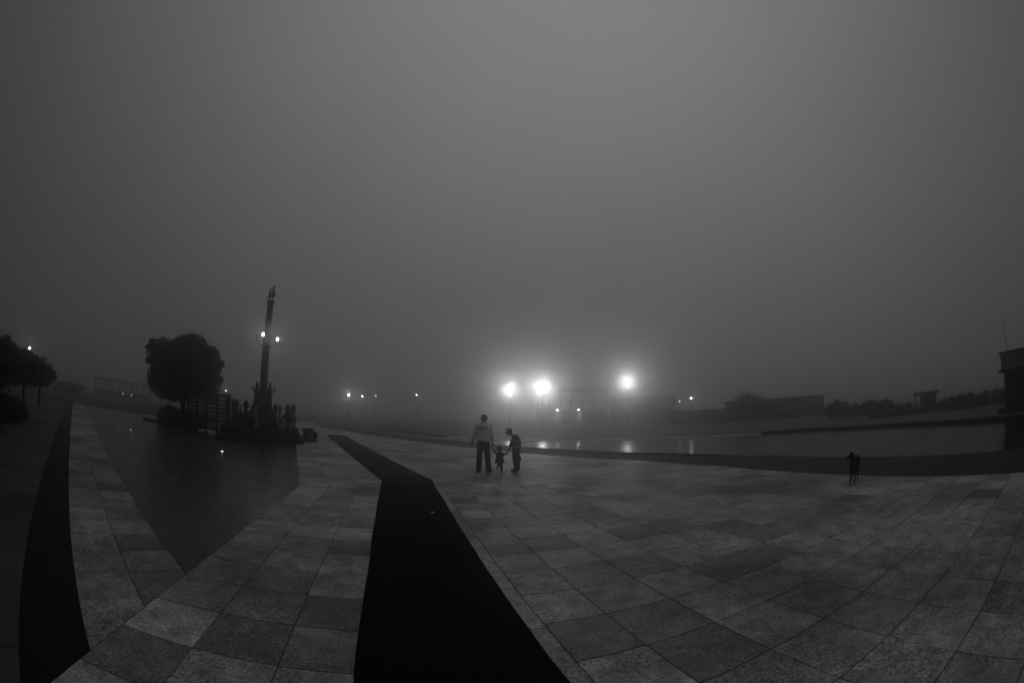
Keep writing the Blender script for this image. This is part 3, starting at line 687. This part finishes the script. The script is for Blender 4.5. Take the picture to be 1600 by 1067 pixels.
# round bushes in a row
BU = [(48.6, -.95, .62), (50.0, -.95, .6), (51.3, -1.0, .62), (52.5, -1.0, .62), (57.7, -1.15, .62), (58.9, -1.0, .62), (60.1, -.85, .68), (61.5, -.85, .66), (62.6, -1.25, .55), (63.8, -.9, .62), (65.3, -.95, .64), (66.4, -1.05, .6)]
names = ['leftmost round bush of the hedge row', 'second round bush from the left of the row', 'third round bush from the left of the row', 'round bush just left of the kiosk', 'round bush just right of the kiosk', 'second round bush right of the kiosk', 'taller round bush, third right of the kiosk', 'taller round bush, fourth right of the kiosk', 'smallest bush in the dip of the row', 'round topped bush right of the dip', 'round topped bush second from the building', 'last round bush touching the dark building']
for i, (az, el, r) in enumerate(BU):
    d = 38 if az > 57 else 42; b = pol(az, d); top = CAMH+d*math.tan(R(el))+.10; r *= .76
    tree('round_bush', names[i], b, [((0, 0, top-r*.62), (r, r, r*.62)), ((0, 0, .3), (r*.9, r*.7, .35))], ([(0, 0, 0), (0, 0, .2), (0, 0, .5)], [.05, .04, .03]), 1300, .1, 80+i, 'bush', 'round bushes beyond the pool')
hd = MB()
for i in range(40):
    az = 47.5+i*.5; hd.ell(pol(az, 41+random.uniform(-.5, .5), .3), (.55, .5, .22+random.uniform(0, .08)), 8, 6)
leaves(hd, [(pol(47.5+i*.5, 41, .3), (.6, .5, .3)) for i in range(40)], 5000, .1, random.Random(9))
tag(hd.build('low_hedge', M_LEAF), 'low dark hedge filling in behind the round bushes', 'hedge')
for i, (az, d, rr, tz, lab) in enumerate([(42.6, 50, 1.5, 1.75, 'blurry tree just right of the dark buildings'), (45.0, 52, 1.0, 1.25, 'low blurry tree between two larger ones'), (47.3, 50, 1.35, 1.6, 'blurry spreading tree left of the kiosk'), (49.5, 54, 1.0, 1.35, 'small blurry tree nearest the kiosk')]):
    tree('fog_tree', lab, pol(az, d), [((0, 0, tz-.7), (rr, rr, .75)), ((rr*.5, 0, tz-.85), (rr*.7, rr*.6, .6)), ((-rr*.5, 0, tz-1.0), (rr*.7, rr*.6, .6))], ([(0, 0, 0), (0, 0, .4), (0, 0, .9)], [.12, .1, .08]), 2600, .16, 100+i, 'tree', 'misty trees beyond the pool')
# building with a sign, right edge
cA = pol(66.5, 26.0); fwd = R(66.5)
sg = thing('sign_building', 'dark building at the right edge with a lettered fascia and thin mast', 'building', (cA.x, cA.y, 0), 0)
axr = pol(90+68.5, 1); sg.rotation_euler = (0, 0, math.atan2(axr.y, axr.x))          # local X runs right along the facade, local Y away
LW = 7.0; zt = 2.93; zf = 2.14
MB().box((LW/2+.12, 2.6, 1.05), (LW, 5, 2.1), 0).build('wall', M_STONE_D, sg)
for x, w_ in ((.95, .9), (2.1, .9), (3.4, 1.1), (5.0, 1.3)):
    q = MB().box((x, .085, 1.1), (w_, .05, 1.75)).build('dark_opening', M_DARKGLASS, sg)
    MB().box((x, .05, 1.1), (.045, .05, 1.75)).build('mullion', M_STONE, q)
MB().box((LW/2, 2.5, (zt+zf)/2), (LW+.1, 5.1, zt-zf), 0, .01).build('fascia', mat('fascia_paint', .24, .8, .15, 2, .1, spec=.2), sg)
MB().box((LW/2, 2.45, zt+.03), (LW+.3, 5.4, .07), 0, .01).build('roof_edge', M_STONE_D, sg)
MB().box((LW/2-.05, 2.4, zf-.05), (LW+.4, 5.4, .10), 0, .01).build('ledge', M_STONE_D, sg)
MB().box((LW/2-.1, 2.3, .12), (LW+.5, 5.4, .26), 0, .01).build('plinth', M_STONE_D, sg)
MB().tube([(.42, .3, zt+.05), (.40, .3, zt+.8), (.36, .3, zt+1.62)], [.022, .016, .009], 6).box((.42, .3, zt+.1), (.12, .12, .1)).build('mast', M_METAL, sg, True)
def stroke(pts, w_=.042):
    q = MB(); q.tube([(x*.74+.03, -.075, z) for x, z in pts], [(w_, .018)]*len(pts), 6); q.build('letter', M_INK, sg)
def arc(cx, cz, rx, rz_, a0, a1, n_=9): return [(cx+rx*math.cos(R(a0+(a1-a0)*i/n_)), cz+rz_*math.sin(R(a0+(a1-a0)*i/n_))) for i in range(n_+1)]
zc = 2.50
stroke(arc(.28, zc-.02, .15, .17, 50, 330)+[(.36, zc-.02), (.27, zc-.02)])
stroke(arc(.62, zc-.02, .13, .15, 200, 400)+[(.66, zc+.22)])
stroke(arc(1.28, zc+.02, .22, .36, 125, 235))
stroke(arc(1.45, zc+.06, .14, .16, 50, 300)); stroke([(1.46, zc-.08), (1.54, zc-.16), (1.50, zc-.30)])
stroke([(1.56, zc+.13), (1.68, zc+.05)]); stroke(arc(1.84, zc+.06, .15, .17, 60, 330)+[(1.92, zc+.06), (1.83, zc+.06)]); stroke(arc(1.84, zc+.06, .15, .17, -30, 60))
stroke(arc(1.96, zc+.04, .24, .38, 55, -55))
stroke(arc(2.6, zc, .14, .16, 40, 320)); stroke([(2.85, zc-.15), (2.85, zc+.2)]); stroke(arc(3.15, zc, .14, .16, 0, 360))
# colonnade on the far left
pv3 = low_building('faint low colonnade with a flat roof beyond the left path', 'pavilion', -55.6, -47.5, 105, 3.4, M_WALL_L, 'colonnade', roof=.3, depth=4, cols=10)
tree('fog_tree', 'faint low trees behind the left colonnade', pol(-59.5, 80), [((0, 0, .9), (3.2, 1.5, .8)), ((-3, 0, .8), (2.8, 1.2, .7)), ((3, 0, .9), (2.6, 1.2, .8))], ([(0, 0, 0), (0, 0, .5), (0, 0, 1)], [.15, .12, .1]), 2500, .2, 121)
for i, (az, el) in enumerate(((-51.4, -.35), (-50.2, -.37))):
    p = tp(az, el, 42); t = thing('low_lamp', ['faint left lamp in front of the left colonnade', 'faint right lamp in front of the left colonnade'][i], 'lamp', (p.x, p.y, 0), 0, 'faint low lamps by the colonnade')
    MB().lathe((0, 0, 0), [(.06, 0), (.04, .05), (.03, p.z-.08)], 8).build('post', M_METAL, t); MB().ell((0, 0, p.z), (.07, .07, .08)).build('lamp_glass', emis('faint_glass', .35), t, True)
# recessed lights in the court
for i, (x, y, s_, lab) in enumerate(((-9.28, 12.04, 4, 'brighter recessed light in the dark court before the monument'), (-15.88, 13.22, .9, 'dim recessed light in the dark court, further left'), (-17.3, 13.6, .35, 'faintest recessed light in the dark court'))):
    t = thing('ground_light', lab, 'light', (x, y, 0), 0, 'recessed lights in the dark court')
    MB().lathe((0, 0, -.01), [(.075, 0), (.075, .022), (.06, .03)], 14).build('ring', M_METAL, t); MB().ell((0, 0, .018), (.045, .045, .016)).build('lens', emis('ground_lens', s_), t, True)

t = mesh_obj('paper_scrap', [(-.03, -.02, .003), (.03, -.024, .001), (.034, .02, .006), (-.01, .03, .012), (-.034, .012, .004)], [[0, 1, 2, 3, 4]], M_WHITE, None)
t.location = (-1.26, 7.07, .016); tag(t, 'tiny white scrap of paper lying on the black carpet', 'paper')
# ------------------------------------------------------------------ people
def hand(q, wrist, d, side, spread=(1, 0, 0), curl=.35, s=1.0):
    """palm, four unequal bent fingers and a thumb off the side"""
    wrist = Vector(wrist); d = Vector(d).normalized(); sp = Vector(spread); sp = (sp-d*sp.dot(d)).normalized(); nrm = d.cross(sp)*side
    pe = wrist+d*.085*s
    q.tube([wrist, wrist+d*.045*s, pe], [(.024*s, .018*s), (.034*s, .017*s), (.036*s, .015*s)] if abs(sp.x) > .5 else [.022*s, .026*s, .026*s], 10)
    for k, ln in enumerate((.068, .078, .072, .056)):
        b = pe+sp*(k-1.5)*.0185*s; p1 = b+d*ln*.45*s+nrm*ln*curl*.15*s; p2 = p1+(d*.8+nrm*curl).normalized()*ln*.3*s; p3 = p2+(d*.5+nrm*curl*1.8).normalized()*ln*.28*s
        q.tube([b-d*.02*s, p1, p2, p3], [.0095*s, .009*s, .0085*s, .0075*s], 7)
    tb = wrist+d*.03*s-sp*.03*s
    q.tube([tb, tb+(d*.6-sp*.7).normalized()*.035*s, tb+(d*.6-sp*.7).normalized()*.035*s+(d*.9-sp*.1+nrm*.3).normalized()*.032*s], [.012*s, .011*s, .009*s], 7)
def head(q, c, r, fwd, up=(0, 0, 1), s=1.0):
    """skull, jaw, nose, brow, lips, ears; fwd is where the face looks"""
    c = Vector(c); f = Vector(fwd).normalized(); u = Vector(up); u = (u-f*u.dot(f)).normalized(); l = u.cross(f); rot = Matrix((l, f, u)).transposed()
    P = lambda a, b, c_: c+l*a*r+f*b*r+u*c_*r
    q.ell(P(0, -.08, .12), (.80*r, .98*r, .92*r), 16, 10, rot); q.ell(P(0, .22, -.45), (.58*r, .62*r, .62*r), 14, 8, rot)
    q.tube([P(0, .85, .05), P(0, 1.06, -.25)], [.09*r, .14*r], 6); q.ell(P(0, .82, -.55), (.26*r, .13*r, .09*r), 8, 6, rot); q.ell(P(0, .72, -.92), (.22*r, .2*r, .16*r), 8, 6, rot)
    q.ell(P(0, .80, .20), (.5*r, .14*r, .08*r), 8, 6, rot)
    for sx in (-1, 1): q.ell(P(.82*sx, -.05, -.12), (.09*r, .2*r, .28*r), 8, 6, rot); q.ell(P(.30*sx, .80, .0), (.13*r, .09*r, .08*r), 8, 6, rot)

# --- man, seen from behind
man = thing('person', 'man in a pale long sleeved shirt and black trousers, seen from behind', 'person', (-.80, 12.78, .004), R(3))
q = MB()
head(q, (.02, .02, 1.545), .112, (.12, 1, -.18))
q.tube([(.01, -.01, 1.37), (.015, 0, 1.48)], [(.062, .062), (.056, .058)], 12)
q.tube([(0, 0, .86), (0, 0, 1.0), (0, 0, 1.18), (0, -.01, 1.33), (0, -.01, 1.39)], [(.165, .11), (.155, .10), (.175, .11), (.185, .10), (.10, .07)], 16)
AL = [(-.185, 0, 1.305), (-.245, -.01, 1.10), (-.315, .03, .885)]; AR = [(.185, 0, 1.305), (.235, -.01, 1.10), (.262, .05, .875)]
for a in (AL, AR): q.tube([a[0], (Vector(a[0])+Vector(a[1]))/2, a[1], (Vector(a[1])+Vector(a[2]))/2, a[2]], [.05, .046, .040, .036, .026], 10)
hand(q, AL[2], (-.10, .05, -1), 1, (.3, 1, 0)); hand(q, AR[2], (.22, .12, -1), -1, (.3, 1, 0), .8)
LL = [(-.09, 0, .86), (-.105, .015, .48), (-.125, -.01, .09)]; LR = [(.09, 0, .86), (.125, .015, .48), (.155, -.01, .09)]
for a in (LL, LR): q.tube([a[0], a[1], a[2]], [.088, .055, .038], 12)
for sx, x in ((-1, -.125), (1, .155)): q.tube([(x, -.03, .05), (x+.02*sx, .12, .035)], [.035, .03], 8)
q.remesh('body', M_SKIN, man, .0075, 1)
q = MB()
q.ell((.016, .0, 1.575), (.097, .117, .098), 16, 10); q.ell((.008, -.035, 1.525), (.085, .085, .08), 14, 8)
q.remesh('hair', M_HAIR, man, .01, 1)
q = MB()
q.tube([(0, 0, .885), (0, 0, .93), (0, 0, 1.05), (0, -.005, 1.2), (0, -.01, 1.31), (0, -.01, 1.37), (.005, -.01, 1.41)], [(.188, .138), (.192, .142), (.192, .135), (.200, .138), (.205, .125), (.130, .095), (.075, .07)], 20, caps=False)
for a in (AL, AR):
    A0, A1, A2 = Vector(a[0]), Vector(a[1]), Vector(a[2]); sx = 1 if A0.x > 0 else -1
    q.tube([A0-Vector((.055*sx, 0, -.005)), A0+(A1-A0)*.12, A0+(A1-A0)*.3, A0+(A1-A0)*.7, A1, A1+(A2-A1)*.35, A1+(A2-A1)*.7, A2+(A1-A2)*.10, A2+(A1-A2)*.04], [.055, .066, .068, .064, .062, .064, .055, .046, .050], 14, caps=False)
for sx in (-1, 1): q.tube([(.045*sx, -.01, 1.385), (.13*sx, -.01, 1.350), (.19*sx, -.005, 1.300)], [.052, .060, .062], 12, caps=True)
q.tube([(.008, -.008, 1.385), (.012, -.005, 1.44)], [(.074, .072), (.066, .068)], 14, caps=False)
# cloth creases
q.v = [v+Vector((noise.noise(v*7), noise.noise(v*7+Vector((5, 0, 0))), 0))*.009 for v in q.v]
shirt = q.remesh('shirt', M_SHIRT, man, .009, 2)
q = MB()
q.tube([(0, 0, .93), (0, 0, .86), (0, 0, .78)], [(.180, .128), (.186, .130), (.178, .12)], 20, caps=False)
for a, sx in ((LL, -1), (LR, 1)):
    q.tube([(.088*sx, 0, .84), (.097*sx, 0, .66), (Vector(a[1])), Vector(a[1])*.5+Vector(a[2])*.5+Vector((0, -.01, 0)), Vector(a[2])+Vector((0, 0, .03)), Vector(a[2])+Vector((0, .01, -.045))], [(.10, .115), (.095, .10), (.084, .088), (.080, .084), (.079, .085), (.082, .090)], 16, caps=False)
q.v = [v+Vector((noise.noise(v*6+Vector((0, 9, 0))), noise.noise(v*6), 0))*.011 for v in q.v]
q.remesh('trousers', M_TROUSER, man, .01, 2)
for x, a in ((-.13, 12), (.165, -28)):
    rt = Matrix.Rotation(R(a), 3, 'Z'); q = MB(); q.tube([rt @ Vector((0, -.07, .045)), rt @ Vector((0, .04, .045)), rt @ Vector((0, .15, .032))], [(.044, .044), (.047, .042), (.04, .030)], 12); q.box(rt @ Vector((0, .04, .012)), (.088, .27, .022), R(a), .006)
    o = q.remesh('shoe', M_SHOE, man, .009, 1); o.location = (x, 0, 0)
# lettering across the shoulders, pressed onto the cloth
cu = bpy.data.curves.new('back_print', 'FONT'); cu.body = 'SECURITY'; cu.size = .088; cu.align_x = 'CENTER'; cu.offset = .0022; cu.extrude = 0
to = bpy.data.objects.new('tmp', cu); COL.objects.link(to); dg = bpy.context.evaluated_depsgraph_get(); me = bpy.data.meshes.new_from_object(to.evaluated_get(dg)); bpy.data.objects.remove(to)
bvh = BVHTree.FromPolygons([v.co.copy() for v in shirt.data.vertices], [list(p.vertices) for p in shirt.data.polygons])
for v in me.vertices:
    x, z = v.co.x*.62, v.co.y+1.235; h = bvh.ray_cast(Vector((x, -1, z)), Vector((0, 1, 0))); v.co = Vector((x, (h[0].y if h[0] else -.12)-.003, z))
me.materials.clear(); me.materials.append(M_INK); o = bpy.data.objects.new('back_print', me); link(o, man)
MB().box((.0, -.146, 1.335), (.02, .006, .03)).build('emblem', M_INK, man)

# --- toddler between them, one foot lifted
kid = thing('person', 'toddler in a dark coat and knitted cap stepping with one foot lifted between the two', 'person', (-.33, 12.95, .004), R(0))
q = MB()
head(q, (-.02, .01, .665), .082, (.25, 1, -.1)); q.tube([(-.01, 0, .56), (-.015, 0, .61)], [.034, .034], 10)
q.tube([(0, 0, .30), (0, 0, .40), (0, 0, .52), (0, 0, .57)], [(.085, .07), (.085, .07), (.085, .06), (.045, .04)], 14)
KL = [(-.08, 0, .54), (-.145, .0, .555), (-.190, .01, .635)]; KR = [(.08, 0, .54), (.135, .01, .50), (.185, .03, .545)]
for a in (KL, KR): q.tube(a, [.028, .024, .018], 10)
hand(q, KL[2], (-.15, 0, 1), 1, (.2, 1, 0), .6, .55); hand(q, KR[2], (.5, .1, .8), -1, (.2, 1, 0), .6, .55)
q.tube([(.03, 0, .32), (.045, .01, .17), (.050, -.01, .05)], [.05, .036, .026], 10); q.tube([(-.035, 0, .32), (-.02, .07, .20), (-.055, -.07, .155)], [.05, .036, .026], 10)
q.tube([(.05, -.015, .028), (.055, .055, .022)], [.024, .02], 8); q.tube([(-.06, -.08, .15), (-.06, -.10, .10)], [.024, .02], 8)
q.remesh('body', M_SKIN, kid, .0055, 1)
q = MB(); q.ell((-.022, .0, .685), (.078, .088, .072), 14, 10); q.tube([(-.022, 0, .655), (-.022, 0, .67)], [(.082, .09), (.082, .09)], 16); q.ell((-.022, 0, .762), (.02, .02, .02)); q.remesh('cap', M_CAP, kid, .008, 1)
q = MB(); q.tube([(0, 0, .255), (0, 0, .29), (0, 0, .40), (0, 0, .50), (0, 0, .565), (0, 0, .59)], [(.150, .12), (.143, .115), (.115, .095), (.105, .08), (.075, .06), (.045, .045)], 16, caps=False)
for a in (KL, KR): q.tube([Vector(a[0])*.8+Vector((0, 0, .1)), a[1], Vector(a[1])*.35+Vector(a[2])*.65], [.045, .040, .034], 10, caps=False)
q.v = [v+Vector((noise.noise(v*14), noise.noise(v*14+Vector((5, 0, 0))), 0))*.010 for v in q.v]
q.remesh('coat', M_TROUSER, kid, .0075, 1)
for pts in ([(.035, 0, .30), (.046, .01, .17), (.050, -.01, .065)], [(-.035, 0, .30), (-.022, .07, .205), (-.050, -.055, .162)]):
    MB().tube(pts, [.056, .045, .036], 12).remesh('legging', M_GREYCLOTH, kid, .007, 1)
MB().tube([(.05, -.03, .03), (.055, .06, .026)], [.031, .027], 10).remesh('shoe', M_SHOE, kid, .007, 1)
MB().tube([(-.058, -.072, .158), (-.062, -.098, .085)], [.031, .026], 10).remesh('shoe', M_STRIPE, kid, .007, 1)

# --- boy bending down towards the toddler (turned left)
boy = thing('person', 'boy in a striped dark top bending left to hold the toddler\'s hand', 'person', (.115, 13.1, .004), R(0))
q = MB()
head(q, (-.20, .0, 1.165), .098, (-.75, .35, -.62), (-.35, 0, 1)); q.tube([(-.07, 0, 1.035), (-.135, 0, 1.09)], [.045, .043], 10)
q.tube([(.03, 0, .62), (.055, 0, .76), (.045, 0, .90), (-.005, 0, 1.0), (-.05, 0, 1.035)], [(.095, .13), (.09, .12), (.10, .135), (.09, .14), (.06, .08)], 14)
BN = [(-.065, -.11, .975), (-.125, -.12, .76), (-.225, -.125, .575)]; BF = [(-.02, .12, .98), (-.03, .15, .78), (-.06, .14, .60)]
for a in (BN, BF): q.tube([a[0], (Vector(a[0])+Vector(a[1]))/2, a[1], (Vector(a[1])+Vector(a[2]))/2, a[2]], [.038, .036, .031, .028, .021], 10)
hand(q, BN[2], (-.45, -.05, -.8), 1, (.2, 1, 0), .9, .75); hand(q, BF[2], (-.15, 0, -1), 1, (.2, 1, 0), .6, .75)
for y, k in ((-.07, 0), (.07, 1)): q.tube([(.03, y, .64), (.0+.02*k, y, .36), (.03+.03*k, y, .07)], [.078, .05, .033], 10); q.tube([(.03+.03*k, y, .04), (-.07+.03*k, y, .03)], [.03, .025], 8)
q.remesh('body', M_SKIN, boy, .0065, 1)
q = MB(); q.ell((-.185, -.005, 1.195), (.088, .088, .082), 14, 10); q.ell((-.15, -.01, 1.16), (.065, .078, .07)); q.remesh('hair', M_HAIR, boy, .008, 1)
def boy_shirt(z0, z1, m, nm, grow=.0):
    q = MB(); P = [(.028, 0, .64), (.045, 0, .72), (.055, 0, .82), (.045, 0, .90), (.02, 0, .96), (-.015, 0, 1.01), (-.055, 0, 1.05)]; RR = [(.125, .15), (.122, .148), (.118, .145), (.118, .150), (.112, .155), (.10, .145), (.055, .06)]
    q.tube(P, [(a+grow, b+grow) for a, b in RR], 18, caps=False)
    q.v = [v+Vector((noise.noise(v*9), noise.noise(v*9+Vector((5, 0, 0))), 0))*.008 for v in q.v]; return q
q = boy_shirt(0, 0, None, '')
for a in (BN, BF): q.tube([Vector(a[0])+Vector((.03, 0, .01)), Vector(a[0])*.6+Vector(a[1])*.4, Vector(a[1])*.85+Vector(a[2])*.15], [.062, .056, .050], 12, caps=False)
top = q.remesh('top', M_GREYCLOTH, boy, .009, 1)
# stripes: bands of the top's own cloth set a hair proud
def band(src, z0, z1, slope, nm):
    v = []; f = []; idx = {}
    for p in src.data.polygons:
        c = p.center; zz = c.z+slope*c.x
        if z0 < zz < z1 and abs(c.y) < .2:
            ids = []
            for i in p.vertices:
                if i not in idx: vv = src.data.vertices[i]; idx[i] = len(v); v.append(vv.co+vv.normal*.003)
                ids.append(idx[i])
            f.append(ids)
    if f: mesh_obj(nm, v, f, M_STRIPE, boy, True)
band(top, .69, .735, -.15, 'stripe'); band(top, .915, .95, -.35, 'stripe'); band(top, .845, .865, -.3, 'stripe')
q = MB(); q.tube([(.03, 0, .70), (.03, 0, .62), (.03, 0, .54)], [(.118, .142), (.124, .148), (.12, .145)], 16, caps=False)
for y, k in ((-.07, 0), (.075, 1)): q.tube([(.028, y, .60), (.022, y, .46), (.015+.02*k, y, .34), (.04+.02*k, y, .20), (.035+.03*k, y, .08), (.033+.03*k, y, .035)], [(.115, .08), (.108, .078), (.10, .074), (.090, .07), (.080, .066), (.083, .068)], 14, caps=False)
q.tube([(.13, -.08, .42), (.14, -.08, .34)], [.035, .045], 8)
q.v = [v+Vector((noise.noise(v*8+Vector((0, 9, 0))), noise.noise(v*8), 0))*.015 for v in q.v]
q.remesh('trousers', M_TROUSER, boy, .009, 2)
for y, k in ((-.07, 0), (.08, 1)):
    q = MB(); q.tube([(.06+.03*k, y, .038), (-.02+.03*k, y, .038), (-.10+.03*k, y, .026)], [.036, .037, .027], 10); q.box((-.02+.03*k, y, .010), (.20, .07, .018), 0, .005); q.remesh('shoe', M_SHOE, boy, .008, 1)

# ------------------------------------------------------------------ dog facing the camera, head turned to its left
dp = Vector((6.70, 6.72, .002))
dog = thing('dog', 'thin dark dog with pricked ears standing at the edge of the slabs, head turned', 'dog', dp, math.atan2(dp.x, -dp.y)+R(-1))
q = MB()
# local +Y toward the viewer, +X = picture left
q.tube([(0, .10, .40), (0, .0, .42), (-.02, -.14, .43), (-.04, -.28, .45), (-.05, -.36, .44)], [(.080, .10), (.085, .115), (.078, .10), (.07, .075), (.065, .075)], 14)
q.tube([(0, .14, .43), (.01, .17, .48), (.035, .18, .545)], [(.070, .080), (.062, .062), (.050, .052)], 12)
q.ell((.05, .185, .570), (.058, .052, .052), 12, 8)
q.tube([(.06, .19, .57), (.10, .20, .545), (.145, .205, .512)], [.044, .034, .022], 10); q.ell((.155, .207, .508), (.012, .012, .011))
q.tube([(.10, .198, .528), (.138, .203, .498)], [.020, .012], 8)
for sx, s2 in ((.022, .8), (.055, 1)):
    pass
q.tube([(.066, .165, .612), (.078, .15, .652)], [(.020, .012), (.004, .004)], 8); q.tube([(.025, .19, .615), (.012, .19, .655)], [(.020, .012), (.004, .004)], 8)
for sx, dy in ((.052, .02), (-.050, -.02)):          # forelegs: elbow, wrist, paw
    q.tube([(sx*.9, .09+dy, .40), (sx, .07+dy, .30), (sx*1.0, .10+dy, .165), (sx*.95, .10+dy, .045)], [.040, .030, .0205, .0165], 10)
    q.tube([(sx*.95, .095+dy, .022), (sx*.95, .135+dy, .016)], [.020, .015], 8)
for sx, dy in ((.055, 0), (-.070, -.05)):            # hind legs: knee forward, hock back
    q.tube([(sx-.035, -.33+dy, .42), (sx-.035, -.25+dy, .29), (sx-.035, -.36+dy, .165), (sx-.035, -.33+dy, .04)], [.062, .042, .022, .018], 10)
    q.tube([(sx-.035, -.335+dy, .022), (sx-.035, -.29+dy, .016)], [.020, .015], 8)
q.tube([(-.05, -.42, .45), (-.06, -.50, .38), (-.07, -.53, .28), (-.09, -.50, .20)], [.022, .018, .014, .007], 8)
q.remesh('body', M_FUR, dog, .0065, 1)
for c in ((.085, .222, .585),): MB().ell(c, (.006, .006, .006)).build('eye', M_SHOE, dog, True)

# ------------------------------------------------------------------ air
hz = MB().box((0, 0, 3.5), (584, 584, 9.4))
haze = hz.build('haze', M_MORTAR); haze.data.materials.clear()
hm = bpy.data.materials.new('haze'); hm.use_nodes = True; t = hm.node_tree
for n in list(t.nodes): t.nodes.remove(n)
o_ = t.nodes.new('ShaderNodeOutputMaterial'); vo = t.nodes.new('ShaderNodeVolumePrincipled'); t.links.new(vo.outputs[0], o_.inputs['Volume'])
vo.inputs['Color'].default_value = (.97, .97, .97, 1); vo.inputs['Density'].default_value = FOG_DENSITY; vo.inputs['Anisotropy'].default_value = FOG_G
haze.data.materials.append(hm); tag(haze, 'thin grey morning fog filling the whole square', None, None, 'stuff')
